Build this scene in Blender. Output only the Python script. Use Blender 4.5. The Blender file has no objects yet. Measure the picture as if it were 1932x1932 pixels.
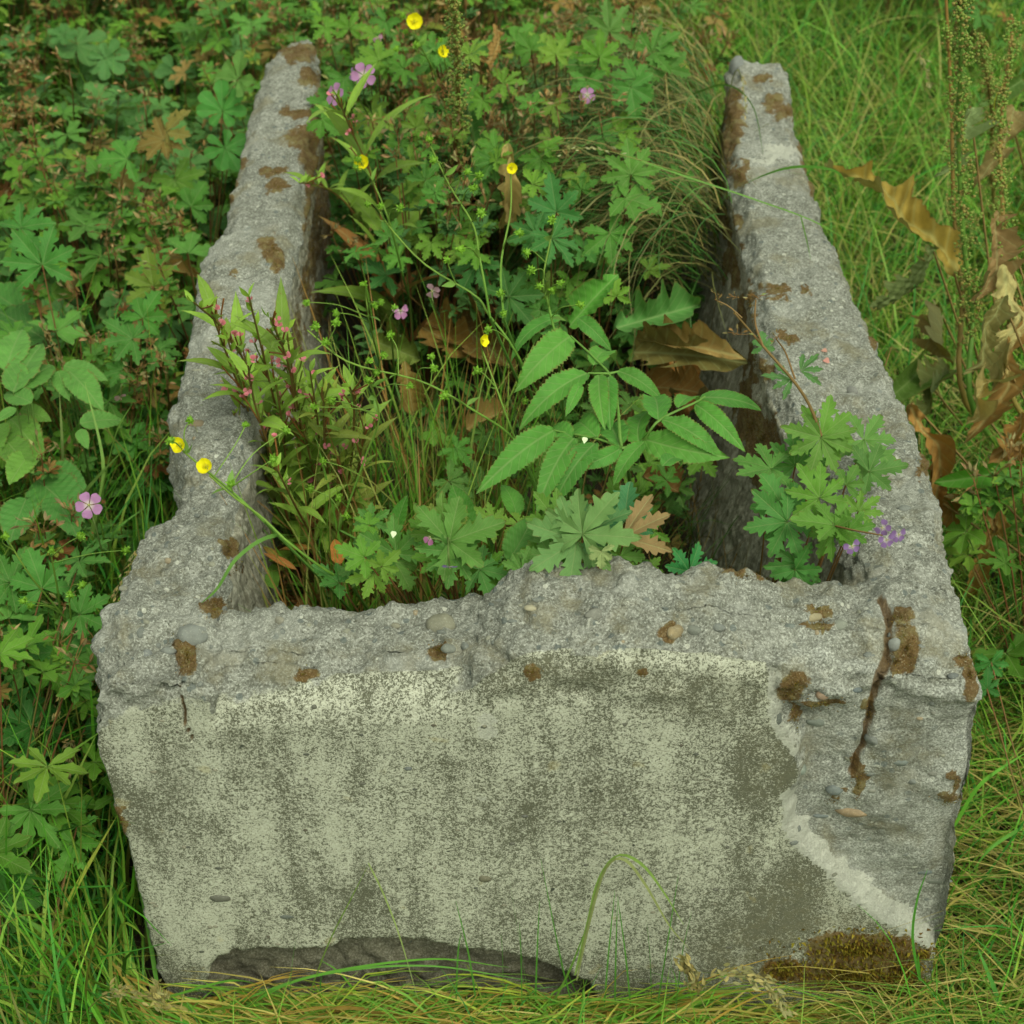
import bpy, math, random
import numpy as np
from mathutils import Vector, noise
from mathutils.bvhtree import BVHTree

# ------------------------------------------------------------------ camera, sky, sun, exposure
C = bpy.context.scene
FPX = 3184.0
TH = math.radians(38.4)
CAM = np.array([-0.027, -1.256, 1.723])
camd = bpy.data.cameras.new('camera')
cam = bpy.data.objects.new('camera', camd); C.collection.objects.link(cam)
cam.location = CAM.tolist(); cam.rotation_euler = (math.pi/2 - TH, 0, 0)
camd.sensor_width = 36; camd.lens = 36*FPX/1932; camd.clip_start = .05; camd.clip_end = 200
camd.dof.use_dof = True; camd.dof.focus_distance = 1.85; camd.dof.aperture_fstop = 9
C.camera = cam
SUN_EL, SUN_AZ = math.radians(58), math.radians(150)     # azimuth clockwise from +Y
w = bpy.data.worlds.new('World'); C.world = w; w.use_nodes = True
nt = w.node_tree; bg = nt.nodes['Background']
sky = nt.nodes.new('ShaderNodeTexSky'); sky.sky_type = 'NISHITA'; sky.sun_disc = False
sky.sun_elevation = SUN_EL; sky.sun_rotation = SUN_AZ; sky.dust_density = 3; sky.air_density = 1.2
hs = nt.nodes.new('ShaderNodeHueSaturation'); hs.inputs['Saturation'].default_value = .12
tn = nt.nodes.new('ShaderNodeMix'); tn.data_type = 'RGBA'; tn.blend_type = 'MULTIPLY'; tn.inputs[0].default_value = 1
tn.inputs[7].default_value = (.93, 1, .78, 1)
nt.links.new(sky.outputs[0], hs.inputs['Color']); nt.links.new(hs.outputs[0], tn.inputs[6])
nt.links.new(tn.outputs[2], bg.inputs[0]); bg.inputs[1].default_value = .15
sl = bpy.data.lights.new('sun', 'SUN'); sl.energy = 1.1; sl.angle = math.radians(22); sl.color = (1, .98, .82)
so = bpy.data.objects.new('sun', sl); C.collection.objects.link(so)
sd = Vector((math.sin(SUN_AZ)*math.cos(SUN_EL), math.cos(SUN_AZ)*math.cos(SUN_EL), math.sin(SUN_EL)))
so.rotation_euler = sd.to_track_quat('Z', 'Y').to_euler(); so.location = (sd*5)[:]
C.view_settings.view_transform = 'Standard'; C.view_settings.look = 'None'
C.view_settings.exposure = 0.66; C.view_settings.gamma = 1
C.cycles.max_bounces = 8; C.cycles.transmission_bounces = 3; C.cycles.diffuse_bounces = 5

RX = np.array([1., 0, 0]); FW = np.array([0, math.cos(TH), -math.sin(TH)]); DN = np.array([0, -math.sin(TH), -math.cos(TH)])
def ray(px, py): return FW + (px-966)/FPX*RX + (py-966)/FPX*DN
def PZ(px, py, z):
    r = ray(px, py); return CAM + r*((z-CAM[2])/r[2])
def PY(px, py, y):
    r = ray(px, py); return CAM + r*((y-CAM[1])/r[1])
def proj(P):
    q = P-CAM; d = q@FW
    return 966+FPX*(q@RX)/d, 966+FPX*(q@DN)/d, d
rs = np.random.RandomState(5); random.seed(5)
def U(a, b): return random.uniform(a, b)
def nrm(v):
    v = np.asarray(v, float); return v/(np.linalg.norm(v)+1e-12)
def sst(a, b, x): t = np.clip((x-a)/(b-a), 0, 1); return t*t*(3-2*t)

# ------------------------------------------------------------------ materials
class NT:
    def __init__(s, name):
        s.m = bpy.data.materials.new(name); s.m.use_nodes = True; s.t = s.m.node_tree
        s.t.nodes.clear(); s.out = s.n('ShaderNodeOutputMaterial')
    def n(s, t, **k):
        o = s.t.nodes.new(t)
        for a, b in k.items(): setattr(o, a, b)
        return o
    def l(s, a, b): s.t.links.new(a, b)
    def put(s, inp, v):
        if isinstance(v, bpy.types.NodeSocket): s.l(v, inp)
        elif isinstance(v, (tuple, list)): inp.default_value = (*v, 1) if len(v) == 3 and len(inp.default_value) == 4 else v
        else: inp.default_value = v
    def math(s, op, a, b=0, c=None, clamp=False):
        o = s.n('ShaderNodeMath', operation=op, use_clamp=clamp); s.put(o.inputs[0], a); s.put(o.inputs[1], b)
        if c is not None: s.put(o.inputs[2], c)
        return o.outputs[0]
    def mix(s, f, a, b, mode='MIX'):
        o = s.n('ShaderNodeMix', data_type='RGBA', blend_type=mode); s.put(o.inputs[0], f); s.put(o.inputs[6], a); s.put(o.inputs[7], b)
        return o.outputs[2]
    def noise(s, vec, sc, det=4, rough=.55, dist=0):
        o = s.n('ShaderNodeTexNoise'); s.l(vec, o.inputs['Vector']); o.inputs['Scale'].default_value = sc
        o.inputs['Detail'].default_value = det; o.inputs['Roughness'].default_value = rough; o.inputs['Distortion'].default_value = dist
        return o.outputs['Fac']
    def ramp(s, v, a, b):
        o = s.n('ShaderNodeMapRange', interpolation_type='SMOOTHSTEP'); s.put(o.inputs[0], v); s.put(o.inputs[1], a); s.put(o.inputs[2], b)
        return o.outputs[0]
    def attr(s, name): return s.n('ShaderNodeAttribute', attribute_name=name)

def foliage_material(name, transl=.30, rough=.6, vary=.22, veins=True):
    k = NT(name); col = k.attr('Col').outputs['Color']; lf = k.attr('Leaf')
    sep = k.n('ShaderNodeSeparateColor'); k.l(lf.outputs['Color'], sep.inputs[0]); u, v, e = sep.outputs
    oi = k.n('ShaderNodeObjectInfo'); geo = k.n('ShaderNodeNewGeometry'); tc = k.n('ShaderNodeTexCoord')
    n1 = k.noise(tc.outputs['Object'], 55, 4, .6); n2 = k.noise(tc.outputs['Object'], 260, 3)
    br = k.math('ADD', k.math('MULTIPLY', oi.outputs['Random'], vary), 1-vary/2)
    br = k.math('MULTIPLY', br, k.math('ADD', k.math('MULTIPLY', n1, .7), .65))
    o = k.n('ShaderNodeVectorMath', operation='SCALE'); k.l(col, o.inputs[0]); k.l(br, o.inputs['Scale']); c = k.mix(1, o.outputs[0], (.97, 1.05, .80), 'MULTIPLY')
    bsdf = k.n('ShaderNodeBsdfPrincipled')
    if veins:
        mid = k.math('SUBTRACT', 1, k.ramp(u, .003, .018))
        on = k.math('GREATER_THAN', u, -.5)
        x = k.math('SUBTRACT', k.math('MULTIPLY', v, 9), k.math('MULTIPLY', u, 13))
        sd_ = k.ramp(k.math('ABSOLUTE', k.math('COSINE', k.math('MULTIPLY', x, math.pi))), .93, 1.0)
        ve = k.math('MULTIPLY', k.math('MAXIMUM', mid, k.math('MULTIPLY', sd_, .55)), on)
        c = k.mix(k.math('MULTIPLY', ve, .5), c, k.mix(.5, c, (.30, .36, .16)))
        rim = k.math('MULTIPLY', k.ramp(k.math('ADD', e, k.math('MULTIPLY', n1, .9)), 1.25, 1.5), k.ramp(e, .3, .9))
        c = k.mix(k.math('MULTIPLY', rim, .6), c, (.16, .085, .03))
        spot = k.ramp(k.noise(tc.outputs['Object'], 120, 3, .7), .68, .76)
        c = k.mix(k.math('MULTIPLY', spot, .5), c, (.17, .10, .035))
        c = k.mix(k.math('MULTIPLY', geo.outputs['Backfacing'], .35), c, (.16, .22, .12))
        h = k.math('SUBTRACT', k.math('MULTIPLY', n2, .35), k.math('MULTIPLY', ve, .8))
        bp = k.n('ShaderNodeBump'); bp.inputs['Strength'].default_value = .55; bp.inputs['Distance'].default_value = .0012
        k.l(h, bp.inputs['Height']); k.l(bp.outputs[0], bsdf.inputs['Normal'])
    k.put(bsdf.inputs['Base Color'], c); bsdf.inputs['Roughness'].default_value = rough; bsdf.inputs['Specular IOR Level'].default_value = .2
    tr = k.n('ShaderNodeBsdfTranslucent'); k.put(tr.inputs[0], k.mix(1, c, (1.3, 1.35, .6), 'MULTIPLY'))
    mx = k.n('ShaderNodeMixShader'); mx.inputs[0].default_value = transl
    k.l(bsdf.outputs[0], mx.inputs[1]); k.l(tr.outputs[0], mx.inputs[2]); k.l(mx.outputs[0], k.out.inputs[0])
    return k.m
M_LEAF = foliage_material('leaf')
M_GRASS = foliage_material('grass_blade', .25, .5, .1, False)
M_PETAL = foliage_material('petal', .3, .6, .1, False)
M_DRY = foliage_material('withered', .15, .75, .2, True)

def concrete_material():
    k = NT('weathered_concrete'); tc = k.n('ShaderNodeTexCoord'); P = tc.outputs['Object']
    a = k.attr('Mask'); sep = k.n('ShaderNodeSeparateColor'); k.l(a.outputs['Color'], sep.inputs[0]); rough, white, moss = sep.outputs
    dark = a.outputs['Alpha']
    b = k.attr('Mask2'); sb = k.n('ShaderNodeSeparateColor'); k.l(b.outputs['Color'], sb.inputs[0]); inner, bare, crack = sb.outputs
    mp = k.n('ShaderNodeMapping'); k.l(P, mp.inputs[0]); mp.inputs['Scale'].default_value = (1.5, 1, .28); PS = mp.outputs[0]
    nL = k.noise(P, 5, 3, .6); nS = k.noise(PS, 16, 5, .65); nM = k.noise(P, 48, 5, .65); nF = k.noise(P, 150, 4, .75, .6); nFF = k.noise(P, 420, 3, .7); nG = k.noise(P, 900, 2)
    # lichen covered face: cream crust over dark olive film
    v = k.math('ADD', k.math('MULTIPLY', nL, .40), k.math('MULTIPLY', nS, .42))
    v = k.math('ADD', v, k.math('MULTIPLY', k.noise(P, 34, 6, .8, .8), .34)); v = k.math('ADD', v, .075); v = k.math('ADD', v, k.math('MULTIPLY', k.noise(P, 260, 4, .8, .5), 1.0)); v = k.math('ADD', v, k.math('MULTIPLY', k.noise(P, 620, 3, .7), .8))
    v = k.math('SUBTRACT', v, k.math('MULTIPLY', bare, .13))
    fac = k.ramp(v, 1.46, 1.575)
    cream = k.mix(nM, (.33, .335, .275), (.52, .525, .44)); cream = k.mix(k.ramp(nFF, .35, .6), k.mix(.45, cream, (.2, .2, .14)), cream)
    olive = k.mix(nF, (.06, .062, .042), (.14, .14, .10))
    face = k.mix(fac, olive, cream)
    face = k.mix(k.math('MULTIPLY', k.math('MULTIPLY', bare, bare), k.math('MULTIPLY', k.ramp(nM, .3, .8), .8)), face, k.mix(k.ramp(nFF, .35, .65), (.085, .075, .035), (.23, .21, .13)))
    yl = k.ramp(k.noise(P, 23, 3, .5), .66, .73); face = k.mix(k.math('MULTIPLY', yl, .35), face, (.36, .31, .15))
    pit = k.ramp(k.noise(P, 75, 2, .4), .735, .77); face = k.mix(pit, face, (.06, .065, .05))
    # broken concrete: grey matrix, pale grains, dark aggregate
    g = k.mix(k.ramp(nM, .3, .7), (.17, .175, .15), (.36, .365, .33)); g = k.mix(k.ramp(nF, .36, .64), k.mix(.55, g, (.09, .09, .07)), g)
    g = k.mix(k.math('MULTIPLY', k.ramp(nFF, .52, .66), .75), g, (.50, .51, .47))
    g = k.mix(k.math('MULTIPLY', k.ramp(nFF, .46, .34), .65), g, (.10, .10, .08))
    g4 = k.noise(P, 300, 3, .75); g = k.mix(k.math('MULTIPLY', k.ramp(g4, .47, .33), k.ramp(nM, .3, .6)), g, (.085, .085, .065)); g = k.mix(k.math('MULTIPLY', k.ramp(g4, .56, .68), .5), g, (.52, .52, .48))
    vo = k.n('ShaderNodeTexVoronoi'); k.l(P, vo.inputs['Vector']); vo.inputs['Scale'].default_value = 130
    sc = k.n('ShaderNodeSeparateColor'); k.l(vo.outputs['Color'], sc.inputs[0])
    ch = k.math('MULTIPLY', k.math('GREATER_THAN', sc.outputs[0], .975), k.math('LESS_THAN', vo.outputs['Distance'], .38)); g = k.mix(k.math('MULTIPLY', ch, .6), g, (.60, .60, .53))
    ch2 = k.math('MULTIPLY', k.math('GREATER_THAN', sc.outputs[1], .94), k.math('LESS_THAN', vo.outputs['Distance'], .5)); g = k.mix(k.math('MULTIPLY', ch2, .7), g, (.10, .12, .12))
    ye = k.ramp(k.noise(P, 14, 5, .65), .50, .66); g = k.mix(k.math('MULTIPLY', ye, .6), g, (.19, .17, .105))
    pl = k.ramp(k.noise(P, 9, 4, .6), .52, .66); g = k.mix(k.math('MULTIPLY', pl, .4), g, k.mix(nFF, (.28, .29, .27), (.5, .5, .46)))
    g = k.mix(k.math('MULTIPLY', b.outputs['Alpha'], k.math('MULTIPLY', nM, 1.1)), g, k.mix(k.ramp(nFF, .35, .65), (.20, .205, .185), (.58, .59, .55)))
    # inner walls: streaked board-marked grey brown
    mi = k.n('ShaderNodeMapping'); k.l(P, mi.inputs[0]); mi.inputs['Scale'].default_value = (1, 1, .12)
    st = k.noise(mi.outputs[0], 95, 4, .7); iw = k.mix(k.ramp(st, .35, .65), (.19, .175, .125), (.46, .44, .36)); iw = k.mix(k.math('MULTIPLY', nFF, .4), iw, g)
    r_ = k.ramp(k.math('ADD', rough, k.math('MULTIPLY', k.math('SUBTRACT', nM, .5), 1.3)), .40, .60)
    c = k.mix(r_, face, g)
    c = k.mix(k.ramp(k.math('ADD', inner, k.math('MULTIPLY', k.math('SUBTRACT', nM, .5), .8)), .4, .7), c, iw)
    w_ = k.ramp(k.math('ADD', white, k.math('MULTIPLY', k.math('SUBTRACT', nF, .5), .9)), .45, .6)
    c = k.mix(k.math('MULTIPLY', w_, k.math('ADD', .5, k.math('MULTIPLY', nF, .7))), c, k.mix(nFF, (.36, .36, .31), (.48, .48, .43)))
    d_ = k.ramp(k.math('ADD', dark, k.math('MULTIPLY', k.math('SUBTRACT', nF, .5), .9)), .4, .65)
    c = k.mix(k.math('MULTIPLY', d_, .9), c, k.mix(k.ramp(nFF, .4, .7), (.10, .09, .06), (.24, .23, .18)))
    m_ = k.ramp(k.math('ADD', moss, k.math('MULTIPLY', k.math('SUBTRACT', nF, .5), 1.4)), .38, .75)
    mc = k.mix(nFF, (.06, .034, .012), (.18, .105, .03)); mc = k.mix(k.ramp(nM, .45, .65), mc, (.17, .135, .05)); mc = k.mix(k.ramp(nFF, .6, .7), mc, (.3, .27, .18))
    c = k.mix(k.math('MULTIPLY', m_, .93), c, mc)
    c = k.mix(k.math('MULTIPLY', k.ramp(k.math('ADD', crack, k.math('MULTIPLY', k.math('SUBTRACT', nM, .5), 1.2)), .3, .8), .85), c, (.12, .07, .025))
    bs = k.n('ShaderNodeBsdfPrincipled'); k.put(bs.inputs['Base Color'], c); bs.inputs['Roughness'].default_value = .93; bs.inputs['Specular IOR Level'].default_value = .2
    h = k.math('ADD', k.math('MULTIPLY', nF, .9), k.math('MULTIPLY', nFF, .5)); h = k.math('ADD', h, k.math('MULTIPLY', nG, .15))
    h = k.math('MULTIPLY', h, k.math('ADD', k.math('MULTIPLY', rough, .75), .3)); h = k.math('ADD', h, k.math('MULTIPLY', fac, .12))
    bp = k.n('ShaderNodeBump'); bp.inputs['Strength'].default_value = .9; bp.inputs['Distance'].default_value = .004
    k.l(h, bp.inputs['Height']); k.l(bp.outputs[0], bs.inputs['Normal']); k.l(bs.outputs[0], k.out.inputs[0])
    return k.m
M_CON = concrete_material()

def stone_material():
    k = NT('pebble_stone'); tc = k.n('ShaderNodeTexCoord'); c = k.attr('Col').outputs['Color']
    n = k.noise(tc.outputs['Object'], 90, 5, .7); n2 = k.noise(tc.outputs['Object'], 500, 3, .7)
    c = k.mix(k.ramp(n, .35, .7), k.mix(.35, c, (.05, .05, .04)), c); c = k.mix(k.math('MULTIPLY', k.ramp(n2, .55, .75), .4), c, (.42, .42, .36))
    b = k.n('ShaderNodeBsdfPrincipled'); k.put(b.inputs['Base Color'], c); b.inputs['Roughness'].default_value = .8
    bp = k.n('ShaderNodeBump'); bp.inputs['Strength'].default_value = .5; bp.inputs['Distance'].default_value = .001
    k.l(n2, bp.inputs['Height']); k.l(bp.outputs[0], b.inputs['Normal']); k.l(b.outputs[0], k.out.inputs[0]); return k.m
M_STONE = stone_material()
def soil_material():
    k = NT('soil'); tc = k.n('ShaderNodeTexCoord'); n = k.noise(tc.outputs['Object'], 30, 6, .7)
    c = k.mix(n, (.012, .010, .005), (.07, .055, .025)); b = k.n('ShaderNodeBsdfPrincipled'); k.put(b.inputs['Base Color'], c); b.inputs['Roughness'].default_value = 1
    bp = k.n('ShaderNodeBump'); bp.inputs['Distance'].default_value = .02; k.l(n, bp.inputs['Height']); k.l(bp.outputs[0], b.inputs['Normal'])
    k.l(b.outputs[0], k.out.inputs[0]); return k.m
M_SOIL = soil_material()

# ------------------------------------------------------------------ mesh helpers
class MB:
    def __init__(s): s.v = []; s.f = []; s.c = []; s.l = []; s.n = 0
    def add(s, v, f, col, leaf=None):
        v = np.asarray(v, float); n = len(v); s.v.append(v); s.f.append(np.asarray(f, np.int64)+s.n)
        col = np.asarray(col, float)
        s.c.append(np.tile(col, (n, 1)) if col.ndim == 1 else col)
        s.l.append(np.tile(np.array([-1., 0, 0]), (n, 1)) if leaf is None else leaf); s.n += n
    def build(s, name, mat, parent=None, smooth=True):
        if not s.v: return None
        V = np.concatenate(s.v); Fc = np.concatenate(s.f); n, m = len(V), len(Fc)
        me = bpy.data.meshes.new(name); me.vertices.add(n); me.vertices.foreach_set('co', V.astype(np.float32).ravel())
        me.loops.add(m*3); me.loops.foreach_set('vertex_index', Fc.astype(np.int32).ravel())
        me.polygons.add(m); me.polygons.foreach_set('loop_start', np.arange(0, m*3, 3, dtype=np.int32))
        me.polygons.foreach_set('use_smooth', np.full(m, smooth)); me.update(calc_edges=True)
        for nm, arr in (('Col', s.c), ('Leaf', s.l)):
            A = np.concatenate(arr); A = np.concatenate([A, np.ones((n, 1))], 1)
            at = me.attributes.new(nm, 'FLOAT_COLOR', 'POINT'); at.data.foreach_set('color', A.astype(np.float32).ravel())
        me.materials.append(mat); o = bpy.data.objects.new(name, me); C.collection.objects.link(o)
        if parent: o.parent = parent
        return o
def tag(o, label=None, cat=None, group=None, kind=None):
    for k_, v_ in (('label', label), ('category', cat), ('group', group), ('kind', kind)):
        if v_: o[k_] = v_
    return o
def thing(name, loc, label, cat, group=None):
    o = bpy.data.objects.new(name, None); C.collection.objects.link(o); o.location = [float(x) for x in loc]; o.empty_display_size = .05
    return tag(o, label, cat, group)

def grid_tris(n, m):
    i, j = np.meshgrid(np.arange(n-1), np.arange(m-1), indexing='ij'); a = (i*m+j).ravel()
    return np.concatenate([np.stack([a, a+1, a+m+1], 1), np.stack([a, a+m+1, a+m], 1)])
def curve(pts, n):
    pts = np.asarray(pts, float)
    if len(pts) == 2: t = np.linspace(0, 1, n)[:, None]; return pts[0]*(1-t)+pts[1]*t
    P = np.vstack([2*pts[0]-pts[1], pts, 2*pts[-1]-pts[-2]]); out = []
    for x in np.linspace(0, len(pts)-1-1e-9, n):
        i = int(x); t = x-i; a, b, c, d = P[i:i+4]
        out.append(.5*((2*b)+(-a+c)*t+(2*a-5*b+4*c-d)*t*t+(-a+3*b-3*c+d)*t**3))
    return np.array(out)
def tube(mb, pts, r0, r1, col, n=8, sides=5, col2=None):
    p = curve(pts, n); t = np.gradient(p, axis=0); t /= np.linalg.norm(t, axis=1)[:, None]+1e-9
    a = np.cross(t, [0.3, .2, 1.0]); a /= np.linalg.norm(a, axis=1)[:, None]+1e-9; b = np.cross(t, a)
    r = np.linspace(r0, r1, n)[:, None, None]; th = np.linspace(0, 2*np.pi, sides+1)
    ring = a[:, None]*np.cos(th)[None, :, None]+b[:, None]*np.sin(th)[None, :, None]
    v = (p[:, None]+ring*r).reshape(-1, 3); c = np.asarray(col, float)
    if col2 is not None:
        q = np.linspace(0, 1, n)[:, None]; c = np.repeat(c*(1-q)+np.asarray(col2)*q, sides+1, 0)
    mb.add(v, grid_tris(n, sides+1), c); return p

# leaf templates: (verts, tris, leaf attribute u,v,edge), petiole at origin, tip along +Y, upper side +Z
def smoothrand(r, t, k, a=1.0):
    kn = r.randn(k+3); return a*np.array([curve1(kn, x*k) for x in t])
def curve1(kn, x):
    i = min(int(x), len(kn)-2); f = x-i; f = f*f*(3-2*f); return kn[i]*(1-f)+kn[i+1]*f
def t_palmate(lobes=7, span=300, teeth=3, rows=13, cols=5, droop=.25, cup=.12, seed=0, wmul=.90, shallow=False):
    r = np.random.RandomState(seed); st = span/lobes; Vs, Fs, Ls, n0 = [], [], [], 0; t = np.linspace(0, 1, rows)
    for i in range(lobes):
        a = np.radians(-span/2+(i+.5)*st+r.uniform(-5, 5)); R = (1-.36*(abs(a)/np.pi)**1.1)*r.uniform(.86, 1.1); tn_ = math.tan(np.radians(st/2))*1.10
        if shallow: W = np.minimum(t*tn_, np.sqrt(np.clip(1-t**3, 0, 1))*tn_*.86)*wmul
        else: W = np.minimum(t*tn_, (np.clip(1-t, 0, 1)**.8)*tn_*1.22)*wmul
        fr = np.stack([(t*teeth*1.45+ph) % 1 for ph in (r.rand(), r.rand())], 1); tm = 1-(.16 if shallow else .52)*(1-fr)*sst(.30, .45, t)[:, None]
        u = np.linspace(-1, 1, cols); Wm = W[:, None]*np.where(u < 0, tm[:, :1], tm[:, 1:]); X = Wm*u; b = np.radians(r.uniform(.4, 1.5)*droop*130)*t; lift = cup+r.uniform(-.18, .18); dt = 1/(rows-1)
        Y = (np.cumsum(np.cos(b))*dt-dt)[:, None]*R+0*X+.10*np.abs(X)*(t[:, None] > .4); Z = (lift*t-.55*(np.cumsum(np.sin(b))*dt))[:, None]*R+np.abs(X)*.30+X*r.uniform(-.25, .25)+.02*np.sin(14*Y+seed+i)*(np.abs(u)[None])+.003*i
        ca, sa = math.cos(a), math.sin(a); V = np.stack([X*R*ca+Y*sa, -X*R*sa+Y*ca, Z], -1).reshape(-1, 3)
        E = np.maximum((np.abs(u)[None]**2)*sst(.35, .7, t)[:, None], (t**4)[:, None]); L = np.stack([np.abs(X), np.tile(t[:, None], (1, cols)), E], -1).reshape(-1, 3)
        Vs.append(V); Ls.append(L); Fs.append(grid_tris(rows, cols)+n0); n0 += len(V)
    return np.concatenate(Vs), np.concatenate(Fs), np.concatenate(Ls)
def t_blade(wid=.2, rows=24, cols=5, prof='ovate', serr=.08, bend=50, fold=.15, wave=0, wfreq=9, seed=0, curl=0, side=0, ragged=0):
    r = np.random.RandomState(seed); t = np.linspace(0, 1, rows)
    W = {'ovate': np.sin(np.pi*t**.72)**.8, 'lance': np.sin(np.pi*t**.8)**1.1, 'dock': np.sin(np.pi*t**.85)**.55,
         'petal': np.sin(np.pi*(t*.86)**1.5*1.0)**.9 if True else t}[prof]*wid
    W = np.maximum(W, .002); u = np.linspace(-1, 1, cols); ang = np.radians(bend)*t; dt = 1/(rows-1)
    yc = np.cumsum(np.cos(ang))*dt-dt; zc = -np.cumsum(np.sin(ang))*dt; sdx = side*t**2
    ser = 1+serr*np.where(np.arange(rows) % 2 == 0, 1, -1)
    rg = 1+ragged*np.clip(np.stack([smoothrand(r, t, 11)+.4*smoothrand(r, t, 29) for _ in (0, 1)], 1), -1.6, .9)
    X = W[:, None]*u[None]*np.where(np.abs(u) > .95, ser[:, None], 1.0)*np.where(u > 0, rg[:, :1], rg[:, 1:])
    Z = np.abs(X)*fold+zc[:, None]+wave*np.where(u[None] < 0, smoothrand(r, t, int(wfreq*2)+1)[:, None], smoothrand(r, t, int(wfreq*2)+1)[:, None])*np.abs(u)[None]**1.5*wid+curl*(X**2)/max(wid, .01)
    Z += .02*wid/.2*np.sin(t*55)[:, None]*np.abs(u)[None]*.5
    Y = np.tile(yc[:, None], (1, cols)); L = np.stack([np.abs(X), np.tile(t[:, None], (1, cols)), np.tile((np.abs(u)**2)[None], (rows, 1))], -1).reshape(-1, 3)
    return np.stack([X+sdx[:, None], Y, Z], -1).reshape(-1, 3), grid_tris(rows, cols), L
def place(mb, T, o, y, z, s, col, colj=.0):
    V, Fc, L = T; y = nrm(y); z = np.asarray(z, float); x = nrm(np.cross(y, z)); z = np.cross(x, y)
    c = np.asarray(col, float)*(1+colj*U(-1, 1)); mb.add(o+s*(V[:, :1]*x+V[:, 1:2]*y+V[:, 2:]*z), Fc, c, L)
ICO = None
def ico():
    global ICO
    if ICO is None:
        import bmesh
        b = bmesh.new(); bmesh.ops.create_icosphere(b, subdivisions=1, radius=1); b.verts.ensure_lookup_table()
        ICO = (np.array([v.co[:] for v in b.verts]), np.array([[v.index for v in f.verts] for f in b.faces])); b.free()
    return ICO
def ball(mb, o, r, col, sq=(1, 1, 1), spike=0):
    V, Fc = ico(); V = V.copy()
    if spike: V[::2] *= 1+spike
    mb.add(np.asarray(o)+V*np.array(sq)*r, Fc, col)

GREEN = [(.085, .20, .024), (.11, .235, .028), (.07, .185, .030), (.15, .25, .035), (.085, .205, .045)]
LIME = (.11, .25, .045); YEL = (.22, .24, .045); RED = (.24, .085, .035); BROWN = (.17, .085, .03); TAN = (.36, .25, .12); STRAW = (.34, .27, .10)
PINKSTEM = (.20, .085, .045)

# ------------------------------------------------------------------ trough body
def interp(pts, x):
    a = np.array(sorted(pts)); return np.interp(x, a[:, 0], a[:, 1])
def outl(px_list, z): return [(p[1], p[0]) for p in (PZ(a, b, z) for a, b in px_list)]
LO = outl([(186, 1255), (188, 1190), (205, 1120), (238, 1050), (258, 985), (290, 950), (338, 930), (348, 870), (335, 810), (322, 765), (340, 700), (358, 640), (370, 560), (385, 462), (415, 435), (430, 380), (443, 320), (458, 260), (472, 220), (483, 165), (500, 105), (530, 75)], .51)
LI = outl([(425, 1140), (440, 1080), (452, 1000), (470, 900), (500, 760), (535, 610), (556, 500), (585, 360), (603, 250), (612, 180), (600, 85)], .51)
RO = outl([(1848, 1250), (1838, 1140), (1812, 1060), (1795, 985), (1762, 880), (1735, 790), (1690, 700), (1650, 600), (1610, 510), (1582, 450), (1552, 385), (1525, 290), (1505, 230), (1497, 160), (1490, 120)], .51)
RI = outl([(1600, 1100), (1590, 1040), (1530, 900), (1480, 800), (1445, 700), (1420, 560), (1400, 450), (1375, 330), (1365, 240), (1375, 150)], .51)
ZT = [(-.47, .475), (-.38, .492), (-.30, .505), (-.2, .505), (-.13, .505), (-.07, .515), (-.035, .553), (0, .570), (.1, .570), (.2, .558), (.27, .54), (.33, .535), (.40, .54), (.47, .52)]
def solid(stations):
    n, m = len(stations), len(stations[0]); v = [p for s in stations for p in s]; f = []
    for i in range(n-1):
        for j in range(m):
            a, b = i*m+j, i*m+(j+1) % m; f.append((a, b, b+m, a+m))
    f.append(tuple(range(m))[::-1]); f.append(tuple(range((n-1)*m, n*m))); return v, f
def side_wall(O, I, sgn):
    st = []
    ys = np.linspace(.0, 1.625 if sgn < 0 else 1.525, 60)
    for y in ys:
        xo, xi = interp(O, y), interp(I, y)
        zt = .512 + .012*noise.noise(Vector((y*3, sgn*4, 0))) + (0.03*sst(.35, .0, y)*0)
        if sgn < 0: zt += -.012*sst(.42, .30, y)*sst(.2, .3, y) - .012*sst(.1, .0, y)
        else: zt += .012*sst(1.3, 1.5, y)
        zb = -.2; tp = .0
        row = [(xo+sgn*-.02, y, zb), (xo, y, zt-.05), (xo-sgn*.004, y, zt-.022), (xo-sgn*.02, y, zt-.004), (xi+sgn*.02, y, zt+.002), (xi+sgn*.002, y, zt-.025), (xi+sgn*.006, y, zt-.08), (xi+(-.13 if sgn > 0 else .004), y, zb)]
        st.append(row)
    return solid(st)
def front_wall():
    st = []
    for x in np.linspace(-.455, .455, 90):
        zt = interp(ZT, x)+.006*noise.noise(Vector((x*22, 3, 1)))+.003*noise.noise(Vector((x*60, 3, 1)))
        yi = .135+.012*noise.noise(Vector((x*9, 7, 1)))+.006*noise.noise(Vector((x*30, 7, 1)))
        zl = zt-.045+.02*sst(-.2, .05, x)
        st.append([(x, .004, -.2), (x, 0, zl-.02), (x, .006, zl), (x, .03, zt-.012), (x, .06, zt-.003), (x, yi-.03, zt), (x, yi-.006, zt-.012), (x, yi, zt-.05), (x, yi+.01, -.2)])
    return solid(st)
verts, faces = [], []
for v_, f_ in (side_wall(LO, LI, -1), side_wall(RO, RI, 1), front_wall()):
    o_ = len(verts); verts += [tuple(map(float, p)) for p in v_]; faces += [tuple(i+o_ for i in q) for q in f_]
me = bpy.data.meshes.new('tmp'); me.from_pydata(verts, [], faces); me.update()
import bmesh
bm = bmesh.new(); bm.from_mesh(me); bmesh.ops.recalc_face_normals(bm, faces=bm.faces); bm.to_mesh(me); bm.free()
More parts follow.
